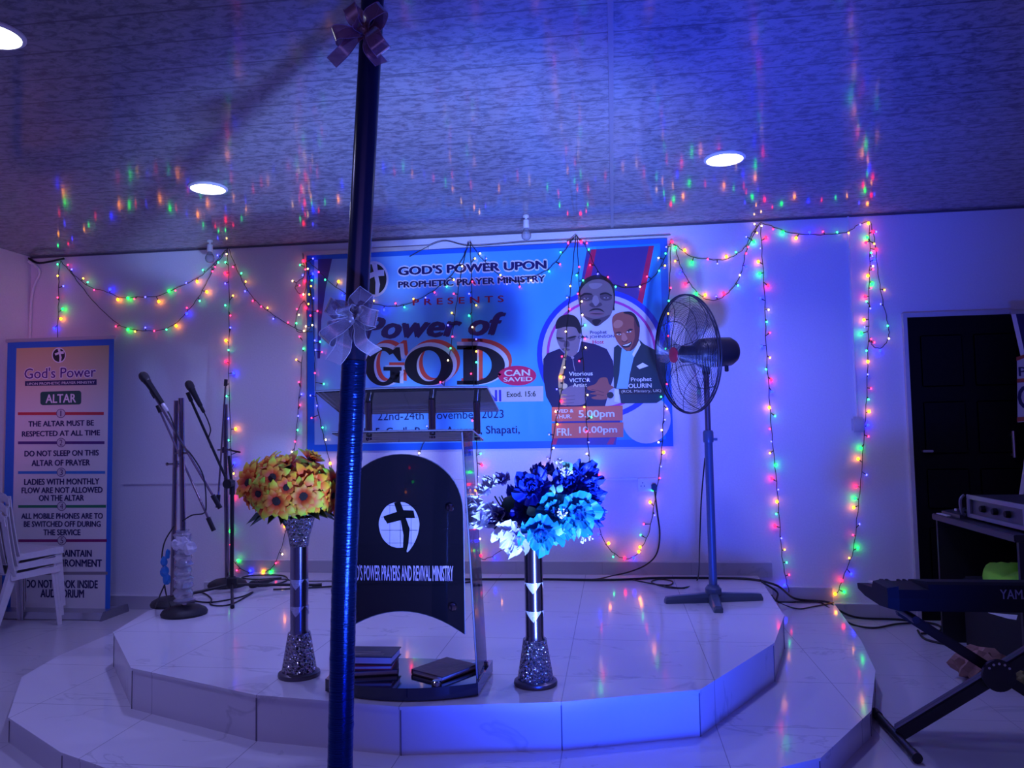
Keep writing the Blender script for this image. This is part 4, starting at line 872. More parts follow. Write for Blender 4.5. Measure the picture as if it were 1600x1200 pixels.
for x, y, Yp, dd, r_, ci, co, ly in [
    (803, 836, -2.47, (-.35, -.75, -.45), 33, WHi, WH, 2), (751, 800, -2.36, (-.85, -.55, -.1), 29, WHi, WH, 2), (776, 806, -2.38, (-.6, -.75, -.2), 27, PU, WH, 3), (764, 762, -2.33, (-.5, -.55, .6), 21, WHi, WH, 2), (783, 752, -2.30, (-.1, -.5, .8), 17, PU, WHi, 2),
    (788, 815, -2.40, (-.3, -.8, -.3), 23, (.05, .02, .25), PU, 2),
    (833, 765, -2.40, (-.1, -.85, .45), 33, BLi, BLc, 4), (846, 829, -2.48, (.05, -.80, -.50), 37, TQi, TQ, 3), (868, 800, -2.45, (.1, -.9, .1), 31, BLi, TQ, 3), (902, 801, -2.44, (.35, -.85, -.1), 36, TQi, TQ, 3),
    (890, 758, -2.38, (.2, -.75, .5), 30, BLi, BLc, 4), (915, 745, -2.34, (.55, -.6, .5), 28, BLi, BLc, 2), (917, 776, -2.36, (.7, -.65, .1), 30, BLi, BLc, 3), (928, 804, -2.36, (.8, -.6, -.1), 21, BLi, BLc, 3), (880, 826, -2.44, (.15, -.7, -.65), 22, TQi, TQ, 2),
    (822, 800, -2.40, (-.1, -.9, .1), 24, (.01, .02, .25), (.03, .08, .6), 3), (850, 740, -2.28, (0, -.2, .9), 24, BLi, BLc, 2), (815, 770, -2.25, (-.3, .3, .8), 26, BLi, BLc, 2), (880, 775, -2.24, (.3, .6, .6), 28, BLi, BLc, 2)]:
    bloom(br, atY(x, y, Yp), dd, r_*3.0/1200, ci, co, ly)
def leaf(bm, a, b, wd, lift=.01):
    a, b = Vector(a), Vector(b); d = b-a; wv = d.cross(Vector((0, -1, .2))).normalized()*wd; rows = []
    for u, ww in ((0, .15), (.25, .8), (.5, 1), (.75, .7), (1, .04)):
        p = a+d*u+Vector((0, -lift*math.sin(PI*u), 0)); rows.append([bm.verts.new(p-wv*ww), bm.verts.new(p+Vector((0, -.004, 0))), bm.verts.new(p+wv*ww)])
    for A_, B_ in zip(rows, rows[1:]):
        for j in range(2): bm.faces.new((A_[j], A_[j+1], B_[j+1], B_[j]))
for (xa, ya, xb, yb, Yp, ww) in ((900, 738, 878, 722, -2.36, .020), (862, 778, 864, 757, -2.44, .014), (835, 806, 826, 791, -2.47, .02), (868, 825, 884, 834, -2.48, .02), (905, 770, 925, 790, -2.42, .012), (905, 820, 904, 842, -2.44, .010), (872, 770, 878, 757, -2.45, .014)):
    bm = BM(); leaf(bm, atY(xa, ya, Yp), atY(xb, yb, Yp), ww); obj('leaf', bm, M_leafl, br, True)
for cx, cy, Yp, ax in ((880, 805, -2.49, (0, -.6, .4)), (874, 727, -2.36, (-.2, -.2, 1)), (914, 836, -2.44, (.3, -.3, -.9)), (884, 742, -2.40, (.1, -.7, .6))):
    bm = BM(); o = atY(cx, cy, Yp); B = basis(ax)
    for k in range(14):
        a = R()*2*PI; r_ = .024*math.sqrt(R()); q = o+B@Vector((r_*math.cos(a), r_*math.sin(a), .014+.012*R())); tube(bm, [o-B@Vector((0, 0, .02)), q], .0009, 4); bmesh.ops.create_icosphere(bm, subdivisions=1, radius=.0042, matrix=Matrix.Translation(q))
    obj('filler_spray', bm, M_spray, br)
bm = BM(); cR = Vector((-.31, -2.335, .965))
for k in range(12):
    a = 2*PI*k/12; tube(bm, [Vector((VR[0]+.02*math.cos(a), VR[1]+.02*math.sin(a), T2+.56)), cR+Vector((.11*math.cos(a), .05*math.sin(a), -.05)), cR+Vector((.17*math.cos(a), .06*math.sin(a), .05))], .003, 5)
obj('stems', bm, M_stem, br)
bm = BM(); bmesh.ops.create_icosphere(bm, subdivisions=2, radius=1)
for v in bm.verts: v.co = cR+Vector((v.co.x*.18+.02, v.co.y*.05+.02, v.co.z*.08))
obj('inner_foliage', bm, M_leaf, br, True)

# ------------------------------------------------------------------ microphone stands
M_stand = mat('black metal', (.014, .014, .018), .4); M_iron = mat('cast iron base', (.018, .018, .022), .55, bump=.3)
def dome(bm, c, r, h): loft(bm, [(r*.97, 0), (r, h*.25), (r*.93, h*.55), (r*.7, h*.85), (r*.35, h), (.012, h*1.02)], c, 36)
def stand(label, base, r, top, foot_px=None):
    t = thing('microphone_stand', label, 'microphone stand', base, 'microphone stands on the stage')
    bm = BM(); dome(bm, base, r, .05); obj('round_base', bm, M_iron, t, True)
    bm = BM(); tube(bm, [Vector(base)+Vector((0, 0, .045)), top], .0155, 14); obj('pole', bm, M_chr, t, True)
    return t
def boom(t, a, b, m, rad=.0065, weight=True, clip=True):
    a, b = Vector(a), Vector(b); d = (b-a).normalized(); bm = BM(); tube(bm, [a, b], rad, 10); bo_ = obj('boom_arm', bm, m, t, True)
    if weight: bm = BM(); tube(bm, [b-d*.055, b+d*.03], .0135, 12); obj('counterweight', bm, M_stand, bo_, True)
    if clip: bm = BM(); tube(bm, [a-d*.01, a+d*.035], .012, 10); obj('clip_socket', bm, M_stand, bo_, True)
def clamp(t, c, ax=(1, -.3, 0), L_=.05, m=None):
    bm = BM(); ax = Vector(ax).normalized(); tube(bm, [Vector(c)-ax*L_, Vector(c)+ax*L_], .006, 8); tube(bm, [Vector(c)-Vector((0, 0, .02)), Vector(c)+Vector((0, 0, .02))], .018, 12); bmesh.ops.create_icosphere(bm, subdivisions=1, radius=.011, matrix=Matrix.Translation(Vector(c)+ax*L_)); obj('boom_clamp', bm, m or M_chr, t, True)
def mic(label, head, tail, cable, group='handheld microphones', body=M_stand, tailm=None):
    head, tail = Vector(head), Vector(tail); d = (tail-head); L_ = d.length; t = thing('microphone', label, 'microphone', tail, group)
    bm = BM(); loft(bm, [(.008, -.004), (.020, .004), (.0265, .02), (.0255, .045), (.020, .056)], head, 18, d); obj('grille', bm, mat('dark mesh grille', (.05, .05, .055), .4, .6, bump=.6, scale=500), t, True)
    bm = BM(); loft(bm, [(.021, .056), (.022, .062), (.019, .07), (.014, L_*.78), (.0125, L_*.8)], head, 18, d); obj('body', bm, body, t, True)
    bm = BM(); loft(bm, [(.010, L_*.8), (.011, L_*.82), (.010, L_*.97), (.005, L_*1.0)], head, 14, d); obj('connector', bm, tailm or M_stand, t, True)
    if cable: bm = BM(); tube(bm, spline([tail]+cable, 6), .0038, 6); obj('cable', bm, M_cable, t, True)
    return t
# front left pair
b1 = atZ(278, 962, T2); b1 = Vector((b1.x+.02, b1.y+.03, T2)); tp1 = atY(283, 622, b1.y)
s1 = stand('chrome microphone stand nearest the stage edge, foot wrapped in plastic', b1, .125, tp1)
Y1 = b1.y-.03
boom(s1, atY(238, 613, Y1-.05), atY(340, 787, Y1+.02), M_chr); clamp(s1, atY(283.5, 708, Y1+.005))
b2 = atZ(265, 945, T2); b2 = Vector((b2.x+.02, b2.y, T2)); tp2 = atY(276, 626, b2.y)
s2 = stand('chrome microphone stand just behind the plastic wrapped one', b2, .125, tp2)
Y2 = b2.y-.025
boom(s2, atY(247, 636, Y2-.03), atY(331, 822, Y2+.02), M_chr); clamp(s2, atY(275, 725, Y2+.005), (-1, -.3, 0))
# clear plastic wrap and blue tag on the front stand
M_plas = clear('crumpled clear plastic', (.88, .88, .92), .8, .15, .42, (.62, .62, .70))
bm = BM(); n = 22; rows = []
for i in range(34):
    u = i/33; z = T2+.07+u*.40; row = []; c = Vector(b1).lerp(Vector(tp1), (z-T2)/(tp1.z-T2)); rb = .046-.012*u+.006*math.sin(i*1.9)+.004*(i % 2)
    if u > .86: rb *= 1.25-.3*(u-.86)/.14
    for k in range(n):
        a = 2*PI*k/n; rr_ = rb*(1+.10*math.sin(3*a+i*.7)+.07*R()); row.append(bm.verts.new((c.x+rr_*math.cos(a), c.y+rr_*math.sin(a), z)))
    rows.append(row)
for A_, B_ in zip(rows, rows[1:]):
    for k in range(n): bm.faces.new((A_[k], A_[(k+1) % n], B_[(k+1) % n], B_[k]))
wr = obj('plastic_wrap', bm, M_plas, s1)
for grp in (((283, 849, .045, .038), (297, 857, .035, .035), (276, 850, .03, .03)), ((282, 962, .028, .03),)):
    bm = BM()
    for x, y, rx, rz in grp:
        c = atY(x, y, b1.y-.04); bmesh.ops.create_icosphere(bm, subdivisions=2, radius=1, matrix=Matrix.Translation(c) @ Matrix.Diagonal((rx, .03, rz, 1)))
    for v in bm.verts: v.co += Vector((R()-.5, R()-.5, R()-.5))*.016
    obj('crumpled_knot', bm, mat('white crumpled film', (.72, .72, .82), .3, noise=.2), s1)
M_bt = mat('bright blue plastic', (.02, .22, .60), .35)
c = atY(258, 895, b1.y-.03)
bm = BM(); t = thing('blue_plug_bag', 'bright blue plastic tied plug hanging left of the wrapped stand', 'plastic bag', c)
for (x, y, rx, rz) in ((257, 893, .018, .022), (260, 905, .016, .022), (256, 877, .014, .018), (262, 866, .008, .018)):
    q = atY(x, y, b1.y-.035); bmesh.ops.create_icosphere(bm, subdivisions=2, radius=1, matrix=Matrix.Translation(q) @ Matrix.Diagonal((rx*1.5, .014, rz*1.5, 1)))
for v in bm.verts: v.co += Vector((R()-.5, R()-.5, R()-.5))*.008
obj('bag', bm, M_bt, t)
bm = BM(); tube(bm, spline([atY(272, 822, b1.y-.02), atY(258, 845, b1.y-.03), atY(253, 870, b1.y-.03), atY(256, 890, b1.y-.02)], 6), .004, 6); tube(bm, spline([atY(258, 912, b1.y-.03), atY(250, 930, b1.y-.03), atZ(243, 950, T2+.006)], 6), .004, 6); tube(bm, spline([atY(257, 914, b1.y-.03), atY(260, 930, b1.y-.03), atZ(266, 948, T2+.055)], 6), .004, 6); obj('lead', bm, M_cable, t)
# microphones of the pair
mic('black microphone with pale taped handle on the chrome boom', atY(221, 583, Y1-.06), atY(262, 643, Y1-.065), [atY(268, 655, Y1-.065), atY(281, 690, Y1-.06), atY(300, 712, Y1-.06), atY(318, 745, Y1-.03), atY(322, 790, Y1-.02), atY(318, 802, Y1), atY(300, 805, Y1-.02), atY(285, 814, Y1-.03)], tailm=M_white)
mh = atY(294, 596, -.93)
# black tripod stand
c4 = atZ(356, 928, T2); c4 = Vector((c4.x, c4.y+.05, T2)); t4p = atY(357.5, 712, c4.y)
s4 = thing('microphone_stand', 'black tripod microphone stand with slanting black boom arm', 'microphone stand', c4, 'microphone stands on the stage')
bm = BM(); tube(bm, [c4+Vector((0, 0, .03)), Vector((c4.x, c4.y, .95))], .0125, 12); tube(bm, [Vector((c4.x, c4.y, .93)), Vector((t4p.x, c4.y, t4p.z))], .0095, 12); tube(bm, [Vector((c4.x, c4.y, .90)), Vector((c4.x, c4.y, .99))], .018, 12); obj('pole', bm, M_stand, s4, True)
pv = atY(357, 756, c4.y-.03); bm = BM(); tube(bm, [pv-Vector((0, .02, 0)), pv+Vector((0, .03, 0))], .030, 16); obj('boom_clamp', bm, M_stand, s4, True)
Y4 = c4.y-.04; bt = atY(296, 620, Y4-.12); bm = BM(); tube(bm, [bt, bt+(pv-bt)*1.03], .0085, 10); bo4 = obj('boom_arm', bm, M_stand, s4, True)
bm = BM(); d_ = (pv-bt).normalized(); tube(bm, [bt-d_*.03, bt+d_*.03], .013, 10); obj('clip_socket', bm, M_stand, bo4, True)
bm = BM(); loft(bm, [(.03, .03), (.034, .05), (.034, .09), (.02, .10)], c4, 16); obj('hub', bm, M_stand, s4, True)
for e in (atZ(288, 933, T2), atZ(363, 951, T2), atZ(500, 917, T2)):
    e = Vector((e.x, e.y, T2+.012)); v = e-c4; v = v if v.length < .62 else v*(.62/v.length); e = Vector((c4.x+v.x, c4.y+v.y, T2+.012))
    bm = BM(); tube(bm, [c4+Vector((0, 0, .05)), e], .009, 10); lg = obj('leg', bm, M_stand, s4, True); bm = BM(); d_ = (e-c4).normalized(); tube(bm, [e-d_*.05, e+d_*.012], .0118, 10); obj('rubber_foot', bm, M_stand, lg, True)
mic('black microphone on the black tripod stand', atY(293, 596, Y4-.16), atY(319, 645, Y4-.15), [atY(325, 658, Y4-.14), atY(329, 672, Y4-.12), atY(326, 685, Y4-.09), atY(330, 700, Y4-.08)])
# chrome stand by the wall
b3 = atZ(347, 918, T2); b3 = Vector((b3.x+.01, b3.y+.05, T2)); tp3 = atY(352, 632, b3.y)
s3 = stand('chrome microphone stand farthest back, close to the wall', b3, .125, tp3)
boom(s3, atY(353, 595, b3.y-.03), atY(340.5, 786, b3.y-.03), M_chr); clamp(s3, atY(350, 703, b3.y-.005), (1, 0, 0), .045)
bm = BM(); q = atY(362, 704, b3.y-.02); tube(bm, [q, q+Vector((.07, -.02, -.012))], .006, 8); obj('clamp_lever', bm, M_stand, s3, True)
# microphone lying on the stage
h_, e_ = atZ(391, 914, T2+.022), atZ(427, 906, T2+.016)
mic('black microphone lying on the stage floor beside coiled cable', h_, h_+(e_-h_).normalized()*.22, [atZ(445, 905, T2+.005), atZ(470, 908, T2+.005), atZ(560, 907, T2+.005), atZ(620, 905, T2+.005)])

# ------------------------------------------------------------------ loose cables
def cable(label, pts, r=.0048, z=T2):
    P = [atZ(x, y, (zz if zz is not None else z)+r+.001) for x, y, zz in [(p+(None,))[:3] for p in pts]]
    P = [Vector((p.x, min(p.y, -.03), p.z)) for p in P]
    bm = BM(); W = spline(P, 6); tube(bm, W, r, 6); return tag(obj('loose_cable', bm, M_cable, None, True), label, 'cable', 'loose cables on the stage')
cable('long black cable lying along the foot of the back wall', [(520, 902), (640, 905), (760, 905), (850, 905), (950, 906), (1030, 903), (1100, 903), (1160, 904), (1188, 907)], .008)
cable('black cable coil lying beside the dropped microphone', [(440, 903), (400, 905), (378, 903), (395, 899), (440, 899), (448, 907), (420, 915), (395, 915), (380, 910)], .005)
cable('black cable looping round the black tripod stand feet', [(290, 930), (315, 926), (330, 935), (330, 945), (358, 945), (385, 932), (395, 925), (375, 933), (330, 941), (298, 938)], .0045)
cable('pair of black cables running behind the pole towards the lectern', [(427, 921), (470, 919), (540, 915), (600, 912), (680, 914), (745, 908)], .006)
cable('thin looped fan cable on the stage behind the fan base', [(980, 904), (1020, 912), (1046, 914), (1050, 908), (1030, 905), (1018, 910), (1045, 918), (1070, 919)], .004)
# floor cables from the stage to the keyboard: drop over the steps
def cable3(label, P, r=.007): P = [Vector((p.x, min(p.y, -.04), p.z)) for p in P]; bm = BM(); tube(bm, spline(P, 8), r, 6); return tag(obj('loose_cable', bm, M_cable, None, True), label, 'cable', 'loose cables on the stage')
cable3('upper black cable dropping from the stage to the keyboard', [atZ(1188, 907, T2+.008), atZ(1206, 916, T2-.01)+Vector((.04, 0, 0)), atZ(1235, 928, T1+.03), atZ(1290, 938, T1+.01), atZ(1308, 952, T1-.02), atZ(1340, 965, .02), atZ(1400, 966, .009), atZ(1460, 975, .009), atZ(1470, 985, .009), atZ(1440, 990, .009)])
cable3('lower black cable dropping from the stage to the keyboard', [atZ(1190, 909, T2+.008), atZ(1204, 925, T2-.05)+Vector((.04, 0, 0)), atZ(1214, 938, T1+.01), atZ(1245, 932, T1+.012), atZ(1275, 936, T1+.01), atZ(1305, 958, T1-.02), atZ(1330, 975, .009), atZ(1365, 981, .009), atZ(1400, 975, .009), atZ(1432, 973, .009)], .006)
cable3('thin black cable sagging over the lower step', [atZ(1206, 930, T1+.10), atZ(1215, 940, T1+.007), atZ(1245, 951, T1+.007), atZ(1270, 948, T1+.007), atZ(1290, 932, T1+.007)], .0045)
cable3('coiled black cable on the floor under the keyboard stand', [atZ(1434, 985, .008), atZ(1445, 998, .008), atZ(1475, 1006, .008), atZ(1490, 1010, .008), atZ(1470, 1000, .008), atZ(1450, 985, .008), atZ(1445, 978, .008), atZ(1460, 985, .008)], .007)
cable3('black cable running past the crumpled paper under the keyboard', [atZ(1500, 1015, .008), atZ(1490, 1032, .008), atZ(1488, 1040, .008), atZ(1505, 1046, .008), atZ(1540, 1060, .008), atZ(1575, 1072, .008)], .006)

# ------------------------------------------------------------------ pedestal fan
FX, FYY = .545, -.82
t_fan = thing('pedestal_fan', 'tall blue grey industrial pedestal fan with wire guard on the stage', 'fan', (FX, FYY, T2))
M_fb = mat('blue grey fan enamel', (.09, .13, .20), .35); M_fg = mat('dark fan guard wire', (.04, .04, .07), .35, .5); M_fm = mat('dark motor housing', (.018, .016, .028), .4)
bm = BM()
for a_ in (math.radians(12), math.radians(192), math.radians(-92), math.radians(88)):
    d_ = Vector((math.cos(a_), math.sin(a_), 0)); L_ = .285; wv = Vector((-d_.y, d_.x, 0))
    rows = []
    for u, ww, hh in ((.06, .032, .052), (.35, .030, .046), (.8, .026, .040), (.97, .025, .036), (1, .020, .022)):
        p = Vector((FX, FYY, T2))+d_*L_*u; rows.append([bm.verts.new(p-wv*ww), bm.verts.new(p-wv*ww+Vector((0, 0, hh*.6))), bm.verts.new(p-wv*ww*.6+Vector((0, 0, hh))), bm.verts.new(p+wv*ww*.6+Vector((0, 0, hh))), bm.verts.new(p+wv*ww+Vector((0, 0, hh*.6))), bm.verts.new(p+wv*ww)])
    for A_, B_ in zip(rows, rows[1:]):
        for j in range(5): bm.faces.new((A_[j], A_[j+1], B_[j+1], B_[j]))
    bm.faces.new(rows[-1])
bmesh.ops.recalc_face_normals(bm, faces=bm.faces[:]); obj('cross_base', bm, M_fb, t_fan)
bm = BM(); loft(bm, [(.046, .045), (.046, .075), (.034, .085), (.032, .095)], (FX, FYY, T2), 24); obj('base_collar', bm, M_fb, t_fan, True)
bm = BM(); tube(bm, [(FX, FYY, T2+.06), (FX, FYY, 1.22)], .0235, 18); obj('outer_pole', bm, M_fb, t_fan, True)
bm = BM(); loft(bm, [(.028, -.03), (.030, -.02), (.030, .03), (.024, .04)], (FX, FYY, 1.22), 18); box(bm, (FX+.02, FYY-.01, 1.20), (FX+.05, FYY+.01, 1.215)); obj('height_collar', bm, M_fb, t_fan, True)
bm = BM(); tube(bm, [(FX, FYY, 1.22), (FX, FYY, 1.60)], .0165, 18); obj('inner_pole', bm, mat('steel fan pole', (.16, .13, .18), .3, .6), t_fan, True)
AX = Vector((-.895, -.43, -.07)).normalized(); HC = Vector((FX, FYY, 1.712)); GC = HC+AX*.13
bm = BM(); loft(bm, [(.03, -.20), (.068, -.19), (.085, -.16), (.088, -.05), (.085, .03), (.06, .07), (.03, .085)], HC, 32, AX); mo = obj('motor', bm, M_fm, t_fan, True)
bm = BM(); loft(bm, [(.022, 0), (.024, .05), (.020, .11)], (FX, FYY, 1.585), 16); box(bm, (FX-.022, FYY-.022, 1.60), (FX+.022, FYY+.022, 1.64), 0, .006); obj('tilt_bracket', bm, M_fm, t_fan, True)
bm = BM(); q = HC-AX*.14+Vector((0, 0, -.085)); loft(bm, [(.012, 0), (.012, -.03), (.006, -.034)], q, 12); obj('oscillation_knob', bm, M_fm, mo, True)
GR = .342; gx, gy = frame(AX)
def gp(r, h, a): return GC+AX*h+gx*(r*math.cos(a))+gy*(r*math.sin(a))
def fh(r): return .085-.075*(r/GR)**2.2
def bh(r): return -.105+.095*(r/GR)**2.4
for nm, hf, r0 in (('front_guard', fh, .045), ('back_guard', bh, .09)):
    bm = BM(); nr = 31 if nm == 'front_guard' else 14
    for k in range(nr):
        r_ = r0+(GR-r0)*k/(nr-1); tube(bm, [gp(r_, hf(r_), 2*PI*j/56) for j in range(57)], .0011, 3, False)
    for k in range(10):
        tube(bm, [gp(r0+(GR-r0)*u/10, hf(r0+(GR-r0)*u/10)-.002, 2*PI*k/10+.35*math.sin(PI*u/10)) for u in range(11)], .0021, 4)
    obj(nm, bm, M_fg, t_fan)
bm = BM(); tube(bm, [gp(GR+.001, .006, 2*PI*j/72) for j in range(73)], .0055, 8, False); tube(bm, [gp(GR+.001, -.010, 2*PI*j/72) for j in range(73)], .0045, 8, False); obj('guard_rim', bm, M_fg, t_fan, True)
bm = BM(); loft(bm, [(.047, fh(.045)-.004), (.045, fh(0)+.002), (.03, fh(0)+.006), (.001, fh(0)+.007)], GC, 24, AX); obj('hub_badge', bm, mat('red badge', (.45, .02, .06), .4), t_fan, True)
M_bl = clear('smoky translucent fan blades', (.72, .72, .80), .1, .2, .75, (.12, .12, .2))
for k in range(3):
    bm = BM(); rows = []
    for u in range(9):
        r_ = .045+.255*u/8; wd_ = .25+.5*math.sin(PI*(.12+.62*u/8)); row = []
        for s in (-1, -.4, .3, 1):
            a = 2*PI*k/3+s*wd_*.42+.25*u/8; row.append(bm.verts.new(gp(r_, -.012-.030*s, a)))
        rows.append(row)
    for A_, B_ in zip(rows, rows[1:]):
        for j in range(3): bm.faces.new((A_[j], A_[j+1], B_[j+1], B_[j]))
    bmesh.ops.solidify(bm, geom=bm.faces[:], thickness=.003); obj('blade', bm, M_bl, t_fan, True)
bm = BM(); loft(bm, [(.05, -.04), (.05, .02), (.03, .035), (.001, .04)], GC, 20, AX); obj('blade_hub', bm, M_fm, t_fan, True)
bm = BM(); tube(bm, spline([(FX-.02, FYY+.025, 1.1), (FX-.045, FYY+.06, .85), (FX-.06, FYY+.08, .60), atZ(1090, 905, T2+.01), atZ(1070, 918, T2+.006), atZ(1040, 916, T2+.006)], 6), .0042, 6); obj('power_cord', bm, M_cable, t_fan, True)

# ------------------------------------------------------------------ roll-up banner, left
RY = -.25
rA, rB = atY(12, 530, RY), atY(177, 527, RY); rz0 = .045
t_ru = thing('rollup_banner', 'roll-up banner with numbered altar rules by the left wall', 'banner stand', ((rA.x+rB.x)/2, RY, 0), 'roll-up banners')
def gradient_sheet():
    m = bpy.data.materials.new('tan to white banner sheet'); m.use_nodes = True; nt = m.node_tree; b = nt.nodes['Principled BSDF']; L = nt.links.new
    g_ = nt.nodes.new('ShaderNodeNewGeometry'); s = nt.nodes.new('ShaderNodeSeparateXYZ'); L(g_.outputs['Position'], s.inputs[0])
    cr = nt.nodes.new('ShaderNodeValToRGB'); mr = nt.nodes.new('ShaderNodeMapRange'); mr.inputs[1].default_value = 1.45; mr.inputs[2].default_value = 1.95; L(s.outputs[2], mr.inputs[0]); L(mr.outputs[0], cr.inputs[0])
    cr.color_ramp.elements[0].color = (.74, .72, .70, 1); cr.color_ramp.elements[1].color = (.62, .47, .22, 1); e = cr.color_ramp.elements.new(.4); e.color = (.70, .62, .50, 1)
    L(cr.outputs[0], b.inputs['Base Color']); b.inputs['Roughness'].default_value = .4; return m
bx0_, bx1_ = rA.x, rB.x+.005; zt = 2.0
bm = BM(); box(bm, (bx0_, RY, rz0), (bx1_, RY+.003, zt)); obj('sheet_border', bm, ink('strong blue', (.02, .16, .62)), t_ru)
sx0, sx1 = atY(20.5, 700, RY).x, atY(168, 700, RY).x
bm = BM(); box(bm, (sx0+.01, RY-.001, rz0+.005), (sx1, RY, atY(95, 542, RY).z)); obj('printed_sheet', bm, gradient_sheet(), t_ru)
M_alu = mat('brushed aluminium', (.55, .55, .60), .3, .9, noise=.1, stretch=(.2, 40, 40))
bm = BM(); box(bm, (bx0_-.01, RY-.012, zt-.002), (bx1_+.008, RY+.014, zt+.024), 0, .004); obj('top_rail', bm, M_alu, t_ru)
bm = BM(); prism(bm, [(-.36+.0, .004), (-.345, .05), (-.22, .062), (-.13, .05), (-.11, .004)], bx0_-.015, bx1_+.012, lambda u, v, d_: (d_, u, v)); obj('base_cassette', bm, M_alu, t_ru)
bm = BM(); prism(bm, [(-.40, 0), (-.36, .058), (-.11, .058), (-.09, 0)], bx1_+.012, bx1_+.030, lambda u, v, d_: (d_, u+.02, v)); obj('end_cap', bm, mat('dark end cap', (.25, .25, .30), .35, .5), t_ru)
bm = BM(); tube(bm, [((bx0_+bx1_)/2, RY+.03, .05), ((bx0_+bx1_)/2, RY+.02, zt)], .008, 8); obj('support_rod', bm, M_alu, t_ru)
RYt = RY-.0018
bm = BM()
its = emblem(None, 92, 555, 11, 12)
for k, (mi, pts) in enumerate(its): flat(bm, pts, RYt-.0002*k, mi)
obj('emblem', bm, [I_white, I_black], t_ru)
line("God's Power", 38, 592, 150, 572, ink('plum', (.10, .02, .22)), I_white, .004, .01, Y=RYt-.001, parent=t_ru)
bm = BM(); flat(bm, [(39, 595.5), (151, 592.5), (151, 601.5), (39, 603)], RYt); obj('text_bar', bm, I_navy, t_ru)
line('UPON PROPHETIC PRAYER MINISTRY', 42, 602, 148, 595, I_white, Y=RYt-.001, parent=t_ru, bold=.012)
bm = BM(); flat(bm, [(63+4+q[0], 612+q[1]) for q in [(-4+4*(1-math.cos(a)), 4*(1-math.sin(a))) for a in (0, .4, .8, 1.2, 1.57)]]+[(123+4*math.sin(a), 610.5+4*(1-math.cos(a))) for a in (0, .4, .8, 1.2, 1.57)]+[(123+4*math.cos(a), 628+4*math.sin(a)) for a in (0, .4, .8, 1.2, 1.57)]+[(67-4*math.sin(a), 629+4*math.cos(a)) for a in (0, .4, .8, 1.2, 1.57)], RYt); obj('text_bar', bm, ink('bottle green', (.01, .10, .07)), t_ru)
line('ALTAR', 71, 630, 119, 615, I_white, Y=RYt-.001, parent=t_ru, bold=.025)
RULES = [('1', 646, (.60, .03, .05), [('THE ALTAR MUST BE', 44, 147, 667, 656), ('RESPECTED AT ALL TIME', 34, 156.5, 682.5, 671.5)]),
         ('2', 691.5, (.08, .02, .20), [('DO NOT SLEEP ON THIS', 38, 154.5, 713.5, 702.5), ('ALTAR OF PRAYER', 49, 141, 728.5, 717.5)]),
         ('3', 738, (.03, .22, .60), [('LADIES WITH MONTHLY', 37.5, 155.5, 758, 747), ('FLOW ARE NOT ALLOWED', 33.5, 160.5, 771, 760.5), ('ON THE ALTAR', 60.5, 131.5, 783, 773)]),
         ('4', 791, (.02, .22, .10), [('ALL MOBILE PHONES ARE TO', 33, 161, 811, 801.5), ('BE SWITCHED OFF DURING', 37, 157.5, 823.5, 814), ('THE SERVICE', 67.5, 126, 836.5, 827)]),
         ('5', 844.5, (.25, .01, .14), [('MAINTAIN', 92, 143.5, 870, 859), ('ENVIRONMENT', 75, 159.5, 885.5, 874)]),
         ('', 895.5, (.28, .24, .26), [('DO NOT COOK INSIDE', 40, 153, 918.5, 906.5), ('AUDITORIUM', 63, 131.5, 933.5, 921)])]
for num, yy, colr, lines in RULES:
    bm = BM(); flat(bm, [(26+yy*.003, yy-1.8), (162+(yy-640)*.024, yy-2.2), (162+(yy-640)*.024, yy+2.4), (26+yy*.003, yy+2.6)], RYt); obj('rule_line', bm, ink('rule '+num, colr), t_ru)
    if num:
        cx_ = 95+(yy-640)*.008
        bm = BM(); flat(bm, ell(cx_, yy, 7.2, 7.2, 24), RYt-.0004, 0); flat(bm, ell(cx_, yy, 6.3, 6.3, 24), RYt-.0008, 1); nw = 1.0 if num == '1' else 2.5; text_px(bm, num, cx_-nw, yy+4.5, cx_+nw, yy-4.5, RYt-.0012, bold=.004, mi=0); obj('number_disc', bm, [ink('plum dark', (.08, .02, .14)), ink('disc grey', (.60, .58, .60))], t_ru)
    for s, xa, xb, ya, yb in lines: line(s, xa, ya, xb, yb, I_navy, Y=RYt-.0005, parent=t_ru, bold=.042)

# roll-up banner, right (only its left edge shows)
t_rr = thing('rollup_banner', 'dark blue roll-up banner at the right edge behind the desk', 'banner stand', (2.80, -.22, 0), 'roll-up banners')
Y5 = -.22
q0 = atY(1581, 487, Y5)
xs = [(1.96, 0), (1.80, .025), (1.60, .055), (1.40, .072), (1.25, .060), (1.0, .02), (.80, -.02), (.4, -.045), (.05, -.05)]
bm = BM(); rows = []
for z_, dx in xs:
    x0_ = q0.x-.004+dx; rows.append([bm.verts.new((x, Y5, z_)) for x in (x0_, x0_+.026, x0_+.80)])
for A_, B_ in zip(rows, rows[1:]):
    for j in range(2): fc = bm.faces.new((A_[j], B_[j], B_[j+1], A_[j+1])); fc.material_index = j
bmesh.ops.recalc_face_normals(bm, faces=bm.faces[:]); bmesh.ops.solidify(bm, geom=bm.faces[:], thickness=.003)
obj('printed_sheet', bm, [I_white, ink('deep navy', (.012, .012, .10))], t_rr)
bm = BM(); flat(bm, [(1589, 560), (1640, 545), (1640, 655), (1590, 660)], Y5-.006); obj('print_panel', bm, ink('panel white', (.62, .60, .68)), t_rr)
